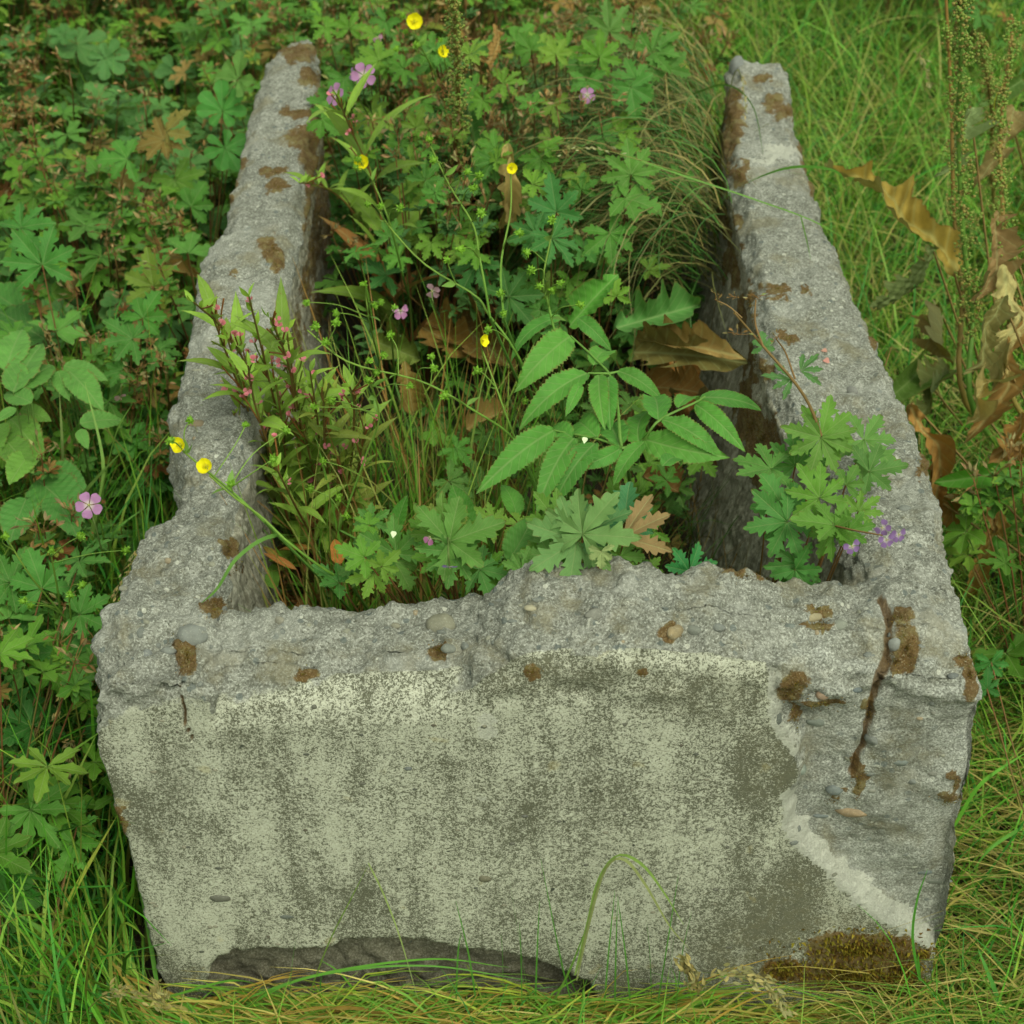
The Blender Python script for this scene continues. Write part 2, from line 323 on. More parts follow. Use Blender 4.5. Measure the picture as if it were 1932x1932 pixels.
tmp = bpy.data.objects.new('tmp', me); C.collection.objects.link(tmp)
md = tmp.modifiers.new('r', 'REMESH'); md.mode = 'VOXEL'; md.voxel_size = .0034; md.use_smooth_shade = True
dg = bpy.context.evaluated_depsgraph_get(); body = bpy.data.meshes.new_from_object(tmp.evaluated_get(dg))
bpy.data.objects.remove(tmp); body.name = 'concrete_body'
NV = len(body.vertices); co = np.empty(NV*3, np.float32); body.vertices.foreach_get('co', co); co = co.reshape(-1, 3).astype(float)
no = np.empty(NV*3, np.float32); body.vertex_normals.foreach_get('vector', no); no = no.reshape(-1, 3).astype(float)

# silhouette of the two front corners
SL = [(190, 1240), (183, 1270), (200, 1310), (190, 1370), (215, 1450), (243, 1540), (268, 1640), (290, 1730), (310, 1800), (328, 1870)]
SR = [(1838, 1170), (1850, 1260), (1835, 1350), (1838, 1400), (1813, 1530), (1811, 1620), (1795, 1700), (1772, 1790), (1755, 1870)]
sl_ = [(p[2], p[0]) for p in (PY(a, b, .03) for a, b in SL)]; sr_ = [(p[2], p[0]) for p in (PY(a, b, .03) for a, b in SR)]
wY = np.ones(NV)
tl = interp(sl_, co[:, 2])+.455; tr_ = interp(sr_, co[:, 2])-.467
side = np.clip(np.abs(co[:, 0])/.455, 0, 1.1)**4
co[:, 0] += wY*side*np.where(co[:, 0] < 0, tl, tr_)*np.clip(sst(.53, .46, co[:, 2]), 0, 1)

def polydist(px, py, poly, closed=True):
    poly = np.array(poly, float); q = np.roll(poly, -1, 0) if closed else poly[1:]; p = poly if closed else poly[:-1]
    best = np.full(len(px), 1e9); ins = np.zeros(len(px), bool)
    for (x0, y0), (x1, y1) in zip(p, q):
        dx, dy = x1-x0, y1-y0; t = np.clip(((px-x0)*dx+(py-y0)*dy)/(dx*dx+dy*dy+1e-9), 0, 1)
        best = np.minimum(best, np.hypot(px-x0-t*dx, py-y0-t*dy))
        if closed: ins ^= ((y0 > py) != (y1 > py)) & (px < dx*(py-y0)/(dy+1e-12)+x0)
    return np.where(ins, best, -best) if closed else best
px, py, dp = proj(co)
def nz(s, off=0, oct_=1):
    out = np.empty(NV)
    for i in range(NV):
        x, y, z = co[i]; out[i] = noise.noise((x*s+off, y*s, z*s))
    return out
fcale = None
N6 = nz(14); N2 = nz(42, 9); N1 = nz(110, 3); N05 = nz(210, 5)
fx = px+10*N2+6*N1; fy = py+10*nz(42, 30)+6*N05+14*nz(9, 60)
onfront = sst(-.55, -.8, no[:, 1])*(co[:, 1] < .04)
YB = [(180, 1385), (250, 1340), (330, 1322), (400, 1332), (480, 1312), (560, 1292), (640, 1272), (720, 1262), (800, 1248), (900, 1230), (1000, 1226), (1150, 1226), (1250, 1214), (1400, 1226), (1460, 1240), (1900, 1240)]
below = fy-interp(YB, fx)
BROKEN = [(1440, 1225), (1462, 1350), (1500, 1400), (1503, 1460), (1478, 1500), (1480, 1560), (1520, 1605), (1560, 1650), (1610, 1703), (1655, 1735), (1720, 1765), (1762, 1792), (1800, 1800), (1950, 1500), (1950, 1100), (1500, 1100)]
db = polydist(fx, fy, BROKEN)
NOTCH = [(375, 1990), (392, 1830), (410, 1805), (450, 1793), (520, 1790), (600, 1792), (625, 1785), (655, 1772), (745, 1770), (800, 1774), (850, 1786), (900, 1792), (960, 1800), (1010, 1812), (1060, 1832), (1110, 1852), (1180, 1990)]
dn = polydist(px+5*N2+3*N1, py+5*N1, NOTCH)
flat = onfront*sst(-30, 30, below)*sst(6, -6, db)
isf = (co[:, 1] < .05)*sst(-.05, -.5, no[:, 1])
rough = 1-flat
# white band along the lower edge of the break, and pale chips
BE = [(1478, 1500), (1480, 1560), (1520, 1605), (1560, 1650), (1610, 1703), (1655, 1735), (1720, 1765), (1762, 1792)]
wb = sst(38, 18, polydist(fx, fy, BE, False)+10*N2)*(db > -4)*isf*sst(1440, 1500, py)
wb = np.maximum(wb, .9*sst(26, 10, polydist(fx, fy, [(1462, 1270), (1465, 1360), (1498, 1400)], False))*isf*.7)
N3 = nz(24, 50)
fx2 = px+16*N3+10*N2+8*N1; fy2 = py+12*nz(24, 70)+9*nz(60, 80)+7*N05
def ell(cx, cy, rx, ry, k=1): return k*sst(1.35, .65, np.hypot((fx2-cx)/rx, (fy2-cy)/ry))
for e in [(338, 936, 26, 8), (1475, 290, 45, 14), (1430, 305, 35, 8), (1085, 1190, 9, 14), (1105, 1160, 6, 28), (925, 1368, 26, 26), (905, 1508, 20, 8)]:
    wb = np.maximum(wb, ell(*e)*(.62 if e[1] > 1300 else .7))
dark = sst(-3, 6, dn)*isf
# moss (ellipses on the picture-facing surface)
MOSS = [(612, 260, 26, 120), (622, 420, 24, 110), (598, 330, 22, 90), (590, 470, 14, 60), (560, 640, 12, 60), (570, 95, 40, 12), (605, 200, 14, 40), (1352, 330, 12, 90), (1385, 500, 14, 50), (1425, 680, 14, 60), (1440, 880, 18, 60), (565, 210, 40, 12), (595, 262, 62, 24), (610, 300, 40, 40), (625, 385, 28, 60), (520, 325, 34, 12), (528, 352, 28, 9), (600, 400, 25, 30), (515, 470, 20, 28), (520, 500, 14, 18),
        (575, 540, 14, 50), (600, 580, 14, 60), (560, 110, 30, 12), (585, 150, 22, 18), (445, 300, 12, 18), (432, 350, 9, 40), (440, 520, 8, 6),
        (432, 1035, 12, 22), (445, 1070, 10, 20), (405, 1150, 32, 24), (352, 1235, 26, 42), (573, 1272, 22, 13), (830, 1228, 26, 18), (520, 1100, 10, 6),
        (1380, 240, 22, 60), (1360, 320, 20, 50), (1395, 330, 14, 30), (1390, 180, 16, 20), (1462, 190, 26, 16), (1445, 150, 20, 8), (1485, 212, 26, 14), (1525, 290, 16, 50), (1540, 350, 14, 30), (1372, 420, 16, 40),
        (1415, 575, 22, 50), (1465, 545, 26, 10), (1478, 565, 16, 6), (1523, 549, 10, 8), (1440, 830, 34, 50), (1410, 760, 22, 50), (1440, 700, 18, 24), (1485, 640, 22, 10), (1400, 600, 12, 30), (1420, 800, 26, 60),
        (1700, 1165, 28, 18), (1712, 1225, 24, 46), (1690, 1250, 14, 26), (1545, 1150, 22, 10), (1545, 1178, 26, 9), (1410, 1088, 62, 9), (1275, 1195, 24, 14), (1500, 1290, 26, 26), (1490, 1310, 30, 14), (1500, 1355, 9, 32), (1560, 1328, 44, 14),
        (1640, 1345, 14, 18), (1618, 1480, 12, 40), (1830, 1270, 12, 40), (1820, 1240, 20, 14), (1790, 1512, 26, 12), (1800, 1480, 8, 22), (1005, 1268, 16, 14), (1210, 1272, 14, 10), (1575, 1512, 22, 6),
        (230, 1550, 12, 26), (1620, 1790, 110, 34), (1600, 1840, 120, 34), (1700, 1850, 50, 40), (1480, 1830, 40, 22), (1740, 1800, 22, 12), (1740, 880, 10, 24), (1765, 930, 10, 14), (1650, 640, 8, 22), (1690, 705, 10, 24), (1595, 455, 14, 6)]
moss = np.zeros(NV)
for e in MOSS: moss = np.maximum(moss, ell(*e))
moss *= sst(-.2, .1, -(no@FW))
film = ell(1560, 1800, 260, 90)*isf; bare = np.maximum(film*.9, ell(1500, 1760, 110, 130)*isf*.75); bare = np.maximum(bare, ell(1050, 1270, 190, 45)*.55*flat); bare = np.maximum(bare, ell(1330, 1310, 130, 60)*.6*flat); bare = np.maximum(bare, ell(1440, 1440, 60, 80)*.6*flat); bare = np.maximum(bare, sst(1780, 1860, py)*.6*isf)
crk = polydist(px+9*N2+3*N1, py, [(1660, 1130), (1682, 1180), (1672, 1250), (1650, 1320), (1635, 1400), (1612, 1470)], False)
crk2 = polydist(px+6*N2+3*N1, py, [(328, 1200), (332, 1260), (345, 1330), (352, 1370), (362, 1400)], False)
crack = np.maximum(sst(14, 2.5, crk), sst(4, 1, crk2))*(co[:, 1] < .1)
inner = ((no[:, 0]*np.sign(co[:, 0]) < -.5) & (np.abs(co[:, 0]) < .37) & (co[:, 2] < .485) & (co[:, 1] > .12)).astype(float)
# displacement
def pebbly(s, off):
    out = np.empty(NV)
    for i in range(NV):
        if rough[i] > .3:
            d, _ = noise.voronoi((co[i, 0]*s+off, co[i, 1]*s, co[i, 2]*s)); out[i] = max(0, .45-d[0])
        else: out[i] = 0
    return out
PB = pebbly(38, 0); PB2 = pebbly(85, 5)
D = rough*(.0085*N6+.0070*N2+.0040*N1+.0024*N05+.0060*PB+.0045*PB2*1.3-.0010)+(1-rough)*(.0015*N6+.0010*N2+.0005*N1)
D *= 1-.68*isf*sst(.50, .45, co[:, 2]); D += isf*sst(0, 60, db)*(.010*nz(7, 91)+.006*nz(16, 17)); D *= 1-.6*(no[:, 0] > .4)*(co[:, 0] > .40)*(co[:, 1] < .15)
topb = sst(.44, .50, co[:, 2])*(co[:, 1] < .2); D += topb*(.005*N6+.003*N2)
D = D-inner*rough*.5*(.0065*N6+.0048*N2+.0026*N1)
D *= 1-.3*sst(.3, .8, co[:, 1]); D += moss*.0018*(1+N2)
D -= sst(9, .5, np.minimum(crk, crk2*3.4))*(co[:, 1] < .1)*.010
D += wb*.0015*(co[:, 1] > .05)
co += no*D[:, None]
rec = sst(-2, 34, db)*isf*sst(1290, 1380, py); co[:, 1] += rec*(.020-.012*sst(20, 160, db))+rec*.004*N6
co[:, 1] += sst(-1, 5, dn)*isf*(.032+.012*N6+.008*N2+.004*N1)
co[:, 1] += isf*sst(8, -40, below)*.006*(1+N6)
body.vertices.foreach_set('co', co.astype(np.float32).ravel()); body.update()
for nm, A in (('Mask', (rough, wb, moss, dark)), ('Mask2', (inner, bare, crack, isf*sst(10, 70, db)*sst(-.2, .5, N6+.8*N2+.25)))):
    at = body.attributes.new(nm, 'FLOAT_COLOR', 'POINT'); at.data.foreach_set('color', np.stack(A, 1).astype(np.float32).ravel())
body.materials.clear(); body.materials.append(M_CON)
trough = thing('stone_trough', (0, .75, 0), 'long weathered grey concrete trough with broken rim, overgrown inside with wild plants', 'planter')
bo = bpy.data.objects.new('concrete_body', body); C.collection.objects.link(bo)
bo.parent = trough; bo.location = (0, -.75, 0)
polys = np.empty(len(body.polygons)*4, np.int32)
bvh = BVHTree.FromPolygons([tuple(c) for c in co], [tuple(p.vertices) for p in body.polygons])
def hit(x, y):
    r = ray(x, y); h = bvh.ray_cast(Vector(CAM), Vector(nrm(r)), 6)
    return (None, None) if h[0] is None else (np.array(h[0]), np.array(h[1]))
OFF = np.array([0, .75, 0.])
# moss cushions: short shoots standing on each moss patch
for i, (cx, cy, rx, ry) in enumerate(MOSS):
    mb = MB(); a = rx*ry; n = int(min(900, max(20, a*.38))); hb = cy > 1740 and cx > 1400
    for _ in range(n):
        q = abs(random.gauss(0, .62)); th = U(0, 6.283); x, y = cx+q*rx*math.cos(th), cy+q*ry*math.sin(th)
        p, nn = hit(x, y)
        if p is None: continue
        d = nrm(nn+np.array([U(-.6, .6), U(-.6, .6), U(-.1, .7)])); L = U(.002, .0045)*(2.2 if hb else .8)
        s = nrm(np.cross(d, [U(-1, 1), U(-1, 1), U(-1, 1)]))*L*.22
        c = random.choice([(.11, .065, .018), (.16, .095, .026), (.22, .13, .035), (.08, .05, .016), (.17, .15, .045)] if not hb else [(.22, .18, .03), (.15, .08, .02), (.28, .20, .035), (.12, .07, .02)])
        b = p-OFF-nn*.001; mb.add([b-s, b+s, b+d*L*.6+s*.8, b+d*L], [[0, 1, 2], [0, 2, 3]], c)
    if mb.n: mb.build('moss_patch', M_GRASS, trough)
# pebbles set in the concrete
PEB = [(365, 1196, 62, 44, (.16, .17, .16)), (833, 1178, 62, 48, (.17, .165, .12)), (846, 1223, 30, 20, (.15, .16, .14)), (875, 1218, 26, 15, (.13, .14, .13)), (1606, 1533, 62, 26, (.27, .19, .11)), (1688, 1218, 24, 28, (.20, .21, .20)),
       (1762, 1662, 62, 14, (.12, .13, .11)), (1745, 1646, 30, 14, (.10, .12, .12)), (1535, 1166, 40, 18, (.26, .22, .13)), (1276, 1191, 44, 26, (.25, .19, .10)), (1308, 1190, 36, 20, (.15, .16, .14)), (1355, 1184, 26, 16, (.14, .15, .14)), (1585, 1178, 30, 22, (.17, .18, .15)),
       (1552, 1314, 26, 20, (.27, .18, .12)), (1620, 1300, 26, 18, (.10, .12, .13)), (1540, 1362, 42, 24, (.16, .18, .16)), (1470, 1358, 14, 28, (.08, .09, .08)), (1516, 1452, 24, 22, (.18, .21, .18)), (1575, 1490, 32, 22, (.13, .15, .15)), (1492, 1180, 20, 14, (.14, .16, .15)),
       (265, 1192, 16, 24, (.12, .13, .12)), (280, 1232, 22, 20, (.15, .16, .16)), (318, 1225, 30, 18, (.15, .16, .15)), (372, 800, 34, 22, (.17, .13, .08)), (1605, 737, 26, 22, (.17, .17, .16)), (1708, 958, 26, 16, (.15, .16, .15)), (600, 1150, 30, 16, (.13, .13, .12)), (745, 1180, 22, 12, (.20, .19, .14)),
       (1000, 1145, 24, 16, (.32, .29, .20)), (1125, 1160, 40, 26, (.15, .15, .13)), (1640, 1235, 22, 16, (.14, .15, .14)), (1800, 1275, 24, 16, (.11, .12, .12)), (1575, 1650, 14, 8, (.13, .13, .1)), (1600, 1690, 12, 7, (.13, .13, .1)), (1550, 1540, 34, 10, (.12, .14, .14)), (1500, 1590, 22, 10, (.12, .13, .12)),
       (525, 2170*0+1170, 26, 16, (.2, .19, .15)), (1640, 1395, 34, 22, (.14, .15, .14)), (1700, 1440, 28, 16, (.13, .15, .14)), (1640, 1460, 22, 16, (.13, .14, .13)), (1760, 1460, 20, 13, (.15, .15, .13)), (540, 1730, 30, 12, (.08, .09, .08)), (415, 1695, 44, 20, (.09, .09, .07)), (1390, 430, 16, 12, (.2, .2, .18)),
       (1385, 130, 30, 50, (.16, .17, .17)), (1340, 1565, 18, 10, (.1, .1, .08)), (915, 1658, 26, 20, (.12, .11, .07)), (990, 1540, 14, 9, (.09, .09, .08)), (770, 1450, 16, 12, (.11, .12, .12)), (1055, 1735*0+1550, 12, 8, (.09, .09, .07))]
for i in range(60): PEB.append((U(230, 1440), U(1330, 1820), U(6, 15), U(5, 10), random.choice([(.06, .065, .05), (.09, .09, .07), (.07, .06, .04), (.2, .19, .14)])))
for i in range(90):
    PEB.append((*random.choice([(U(400, 1400), U(1130, 1215)), (U(220, 420), U(950, 1300)), (U(1500, 1800), U(1130, 1640)), (U(360, 450), U(600, 950)), (U(1490, 1700), U(500, 1000))]), U(8, 20), U(7, 14), random.choice([(.14, .15, .14), (.2, .2, .17), (.12, .13, .12), (.25, .2, .13), (.22, .22, .17)])))
import bmesh as _b
bb = _b.new(); _b.ops.create_icosphere(bb, subdivisions=3, radius=1); SPH = (np.array([v.co[:] for v in bb.verts]), np.array([[v.index for v in f.verts] for f in bb.faces])); bb.free()
for i, (x, y, w_, h_, c) in enumerate(PEB):
    p, nn = hit(x, y)
    if p is None: continue
    s = np.linalg.norm(p-CAM)/FPX; mb = MB(); V = SPH[0].copy(); V *= (1+.16*np.array([noise.noise(Vector(v)*1.5+Vector((i*3, 0, 0))) for v in V]))[:, None]
    ax = nrm(np.cross(nn, [0, .3, 1]) if abs(nn[2]) < .9 else [1, 0, 0]); ay = np.cross(nn, ax)
    ex, ey = w_*s/2, h_*s/2; V = V[:, :1]*ax*ex+V[:, 1:2]*ay*ey+V[:, 2:]*nn*min(ex, ey)*.8
    mb.add(V+p-OFF-nn*min(ex, ey)*.32, SPH[1], c); mb.build('pebble', M_STONE, trough)

# ------------------------------------------------------------------ ground
def in_trough(x, y, m=0.0): return (np.abs(x) < .475+m) & (y > -.01-m) & (y < 1.57+m)
def make_ground():
    mb = MB(); gx, gy = np.meshgrid(np.linspace(-6, 6, 121), np.linspace(-3, 9, 121), indexing='ij')
    gz = np.array([.03*noise.noise((a*1.5, b*1.5, 0)) for a, b in zip(gx.ravel(), gy.ravel())])-.03
    gz += .05*np.clip(gy.ravel()-2, 0, 9)*.6; gz -= .06*sst(.35, -.05, gy.ravel())
    mb.add(np.stack([gx.ravel(), gy.ravel(), gz], 1), grid_tris(121, 121)[:, ::-1], (.1, .1, .1)); o = mb.build('ground', M_SOIL); tag(o, kind='structure')
    for s_ in (40, ):
        mb = MB(); mb.add([(-s_, -s_, -.22), (s_, -s_, -.22), (s_, s_, -.22), (-s_, s_, -.22)], [[0, 1, 2], [0, 2, 3]], (.1, .1, .1)); tag(mb.build('terrain', M_SOIL), kind='structure')
    mb = MB(); gx, gy = np.meshgrid(np.linspace(-.36, .36, 40), np.linspace(.1, 1.56, 60), indexing='ij')
    gz = np.array([.10+.05*noise.noise((a*6, b*6, 4))+.02*noise.noise((a*25, b*25, 4)) for a, b in zip(gx.ravel(), gy.ravel())])
    mb.add(np.stack([gx.ravel(), gy.ravel(), gz], 1), grid_tris(40, 60)[:, ::-1], (.1, .1, .1)); tag(mb.build('soil', M_SOIL), 'dark crumbly soil filling the bottom of the trough', 'soil', kind='stuff')
make_ground()

# ------------------------------------------------------------------ grass
def grass_mesh(mb, B, L, az, e0, e1, wd, col, K=7, clamp=True, tipcol=None):
    n = len(B); t = np.linspace(0, 1, K); e = e0[:, None]+(e1-e0)[:, None]*t[None]**1.1
    st = L[:, None]/(K-1); h = np.cumsum(np.cos(e)*st, 1)-np.cos(e)*st; z = np.cumsum(np.sin(e)*st, 1)-np.sin(e)*st
    azt = az[:, None]+(rs.randn(n)*.35)[:, None]*t[None]
    P = np.stack([B[:, :1]+h*np.cos(azt), B[:, 1:2]+h*np.sin(azt), B[:, 2:]+z], -1)
    if clamp:
        x, y, zz = P[..., 0], P[..., 1], P[..., 2]; ins = (np.abs(x) < .482) & (y > -.012) & (y < 1.6) & (zz < .53)
        bx = B[:, :1]*np.ones_like(x); by = B[:, 1:2]*np.ones_like(x)
        P[..., 1] = np.where(ins & (by < 0), -.014-.01*rs.rand(n)[:, None], y)
        P[..., 0] = np.where(ins & (by >= 0) & (bx < 0), -.487, np.where(ins & (by >= 0) & (bx > 0), .487, x))
        P[..., 2] = np.maximum(P[..., 2], -.06)
    ps = az+np.pi/2+rs.randn(n)*.6
    S = np.stack([np.cos(ps), np.sin(ps), rs.randn(n)*.25], -1)[:, None]*(wd[:, None]*(1-t[None]**2.2)*.5+.00012)[..., None]
    V = np.stack([P-S, P+S], 2).reshape(-1, 3); a = (np.arange(n)[:, None]*(2*K)+2*np.arange(K-1)[None]).ravel()
    Fc = np.concatenate([np.stack([a, a+1, a+3], 1), np.stack([a, a+3, a+2], 1)])
    cc = np.repeat(col[:, None], 2*K, 1)
    if tipcol is not None:
        q = np.repeat(t**2, 2)[None, :, None]*tipcol[1]; cc = cc*(1-q)+np.array(tipcol[0])*q
    mb.add(V, Fc, cc.reshape(-1, 3))
def cols(n, pal, jit=.2):
    pal = np.array(pal); return pal[rs.randint(0, len(pal), n)]*(1+jit*rs.randn(n, 1)).clip(.4, 1.6)
GG = [(.065, .21, .022), (.10, .27, .03), (.05, .20, .04), (.16, .29, .04), (.05, .17, .03), (.20, .28, .05)]
GY = [(.12, .26, .03), (.24, .29, .04), (.38, .31, .08), (.34, .20, .05), (.42, .33, .13), (.09, .26, .03), (.08, .23, .03)]
GS = [(.42, .33, .14), (.34, .26, .09), (.48, .38, .18), (.22, .24, .05), (.10, .24, .03), (.08, .23, .03)]
def field(name, label, n, xr, yr, Lr, e0r, e1r, wr, pal, azf=None, tip=None, z0=-.01, keep=None):
    B = np.stack([rs.uniform(*xr, n), rs.uniform(*yr, n), np.full(n, z0)], 1)
    k = ~in_trough(B[:, 0], B[:, 1], .006)
    if keep is not None: k &= keep(B)
    k &= ~((B[:, 0] > .44) & (B[:, 0] < .5) & (B[:, 1] > 1.4) & (B[:, 1] < 1.62)); B = B[k]; n = len(B); B[:, 2] += .03*np.clip(B[:, 1]-2, 0, 9)
    B[:, 2] -= .055*sst(.35, -.05, B[:, 1])
    az = rs.uniform(0, 2*np.pi, n) if azf is None else azf(B, n)
    if azf is None: az = np.where((B[:, 1] < .05) & (B[:, 0] < -.35), rs.uniform(1.75, 5.2, n), az)
    mb = MB(); grass_mesh(mb, B, rs.uniform(*Lr, n)*(1-.25*rs.rand(n)), az, np.radians(rs.uniform(*e0r, n)), np.radians(rs.uniform(*e1r, n)), rs.uniform(*wr, n), cols(n, pal), tipcol=tip)
    return tag(mb.build(name, M_GRASS), label, 'grass', kind='stuff')
field('grass', 'long green grass growing through the thicket left of and behind the trough', 14000, (-2.3, 0), (-.6, 4.6), (.18, .44), (60, 88), (-30, 70), (.0022, .0055), GG, keep=lambda B: (B[:, 0] < -.45) | (B[:, 1] > 1.55))
field('grass', 'fine tangled green and yellow grass on the slope behind and right of the trough', 30000, (0, 2.3), (.3, 4.8), (.20, .48), (50, 88), (-50, 55), (.0015, .0048), GG+[(.16, .25, .05), (.18, .29, .06), (.28, .27, .09), (.34, .28, .12), (.14, .28, .05)], keep=lambda B: (B[:, 0] > .45) | (B[:, 1] > 1.55))
field('grass', 'dense fine grass beside the left wall of the trough', 5200, (-1.15, -.48), (-.4, 1.0), (.2, .50), (55, 90), (-20, 80), (.0022, .0062), GG+[(.16, .16, .04)])
field('dry_grass', 'matted straw coloured grass lying beside the right front corner of the trough', 9000, (.44, 1.4), (-.5, .55), (.18, .38), (5, 50), (-25, 5), (.0012, .0028), GS, azf=lambda B, n: rs.choice([np.pi, 0], n)+rs.randn(n)*.55+np.where(B[:, 0] < .7, .0, 0), tip=((.33, .26, .1), .4))
field('dry_grass', 'flattened green and straw grass along the foot of the front face', 6500, (-.75, .75), (-.26, -.004), (.12, .30), (5, 38), (-30, 5), (.0012, .0045), GY, azf=lambda B, n: rs.choice([np.pi, 0], n)+rs.randn(n)*.4, tip=((.33, .25, .08), .45))
field('dry_grass', 'taller tangle of green and straw grass before the hollow under the front face', 2600, (-.47, .12), (-.16, -.006), (.16, .30), (12, 50), (-30, 5), (.0014, .005), GY, azf=lambda B, n: rs.choice([np.pi, 0], n)+rs.randn(n)*.4, tip=((.33, .25, .08), .35))
field('grass', 'mixed green and straw grass in the near foreground below the trough', 9000, (-1.5, 1.5), (-1.1, -.25), (.12, .30), (10, 60), (-30, 10), (.0014, .0045), GY+GG, tip=((.33, .25, .08), .35))
field('grass', 'short green blades rising from the straw in front of the trough', 1500, (-.9, .9), (-.30, -.02), (.08, .2), (45, 85), (-20, 40), (.0014, .003), GG)
field('grass', 'yellowish grass mounded at the left front corner of the trough', 2600, (-.95, -.42), (-.4, .05), (.15, .34), (20, 75), (-40, 20), (.002, .0055), GG+[(.2, .22, .04), (.28, .2, .05), (.12, .22, .03)])
field('dry_grass', 'straw and olive coloured grass on the slope right of the long wall', 5000, (.5, 1.9), (.4, 2.6), (.18, .42), (30, 80), (-50, 30), (.0014, .004), GS+[(.3, .28, .1), (.2, .24, .06), (.14, .27, .05), (.12, .26, .04), (.1, .25, .04)])
field('grass', 'green blades standing in the straw right of the trough', 1700, (.46, 1.3), (-.4, .9), (.15, .34), (50, 85), (-20, 50), (.0016, .004), GG)

# ------------------------------------------------------------------ leaf templates
PAL = [t_palmate([7, 5, 6, 5, 7, 6][i], [300, 270, 300, 280, 290, 300][i], 2.2, 11, 5, droop=U(.1, .4), cup=U(.0, .25), seed=i) for i in range(6)]
PALH = [t_palmate([7, 5, 6, 5, 7, 6][i], [310, 270, 300, 280, 300, 300][i], 3.6, 50, 9, droop=U(.15, .5), cup=U(.0, .25), seed=20+i) for i in range(6)]
ROUND = [t_palmate(7, 330, 4, 16, 7, droop=.12, cup=.25, seed=40+i, shallow=True) for i in range(3)]
OVA = [t_blade(U(.24, .32), 41, 9, 'ovate', .06, U(20, 70), .2, .05, 3, seed=i) for i in range(5)]
LAN = [t_blade(.105, 20, 5, 'lance', .03, U(5, 70), .25, seed=i) for i in range(4)]
DOCK = [t_blade(.12, 60, 9, 'dock', .012, U(30, 80), .2, .5, 3.2, seed=i, ragged=.25, side=U(-.15, .15), curl=U(.5, 2)) for i in range(5)]
DOCKG = [t_blade(.17, 50, 9, 'dock', .02, U(20, 60), .3, .18, 3, seed=i) for i in range(3)]
SMALL = [t_blade(.17, 9, 3, 'lance', 0, 25, .2, seed=i) for i in range(3)]
PET_B = t_blade(.46, 12, 7, 'petal', 0, -55, .0, .03, 1, curl=.7)
PET_G = t_blade(.40, 14, 7, 'petal', 0, 15, .0, .04, 2, curl=.2)
UP = np.array([0, 0, 1.]); TOCAM = -FW

def seedhead(mb, p, r=.0036, col=(.16, .30, .035)):
    ball(mb, p, r*.8, col)
    for _ in range(30):
        d = nrm(rs.randn(3)); s = nrm(np.cross(d, rs.randn(3)))*r*.3
        mb.add([p+d*r*.6-s, p+d*r*.6+s, p+d*r*1.35], [[0, 1, 2]], np.array(col)*U(.8, 1.25))
def buttercup_flower(mb, p, r, ax):
    ax = nrm(ax); a = nrm(np.cross(ax, [0, 1, .3])); b = np.cross(ax, a)
    for i in range(5):
        t = i*2*math.pi/5+U(-.1, .1)+.3; d = a*math.cos(t)+b*math.sin(t)
        place(mb, PET_B, p, d*1.0+ax*.15, ax, r*U(.95, 1.08), (.80, .66, .012), .06)
    for _ in range(26):
        d = nrm(ax+nrm(rs.randn(3))*.75); q = p+d*r*.42; s = nrm(np.cross(d, rs.randn(3)))*.0004
        mb.add([p+s, p-s, q], [[0, 1, 2]], (.55, .42, .01)); ball(mb, q, r*.045, (.62, .48, .02))
    ball(mb, p+ax*r*.15, r*.16, (.42, .45, .03))
def cranes_flower(mb, p, r, ax, col=(.36, .16, .44), n=5):
    ax = nrm(ax); a = nrm(np.cross(ax, [0, 1, .3])); b = np.cross(ax, a)
    for i in range(n):
        t = i*2*math.pi/5+.2; d = a*math.cos(t)+b*math.sin(t); V, Fc, L = PET_G; k = np.clip(L[:, 1:2]*2.2, 0, 1); c = np.array(col)*k+np.array([.62, .55, .60])*(1-k)
        y = nrm(d+ax*.12); z = ax; x = nrm(np.cross(y, z)); z = np.cross(x, y); mb.add(p+r*(V[:, :1]*x+V[:, 1:2]*y+V[:, 2:]*z), Fc, c)
    ball(mb, p+ax*r*.1, r*.11, (.45, .45, .2))
    for i in range(6):
        d = nrm(ax+nrm(rs.randn(3))*.4); tube(mb, [p, p+d*r*.35], .0002, .0002, (.5, .35, .4), 3, 3)
def bracts(mb, p, s=1.0, col=(.25, .13, .06), n=8):
    for _ in range(n):
        d = nrm(rs.randn(3)+[0, 0, .8]); q = p+d*U(.006, .022)*s; tube(mb, [p, (p+q)/2+rs.randn(3)*.002, q], .0005, .0004, (.20, .10, .045), 4, 3)
        place(mb, random.choice(SMALL), q, d, rs.randn(3), .012*s*U(.7, 1.2), random.choice([col, (.38, .26, .15), (.24, .24, .11), (.34, .18, .12)]), .2)
        place(mb, random.choice(SMALL), q, d+rs.randn(3)*.4, rs.randn(3), .010*s, col, .2)

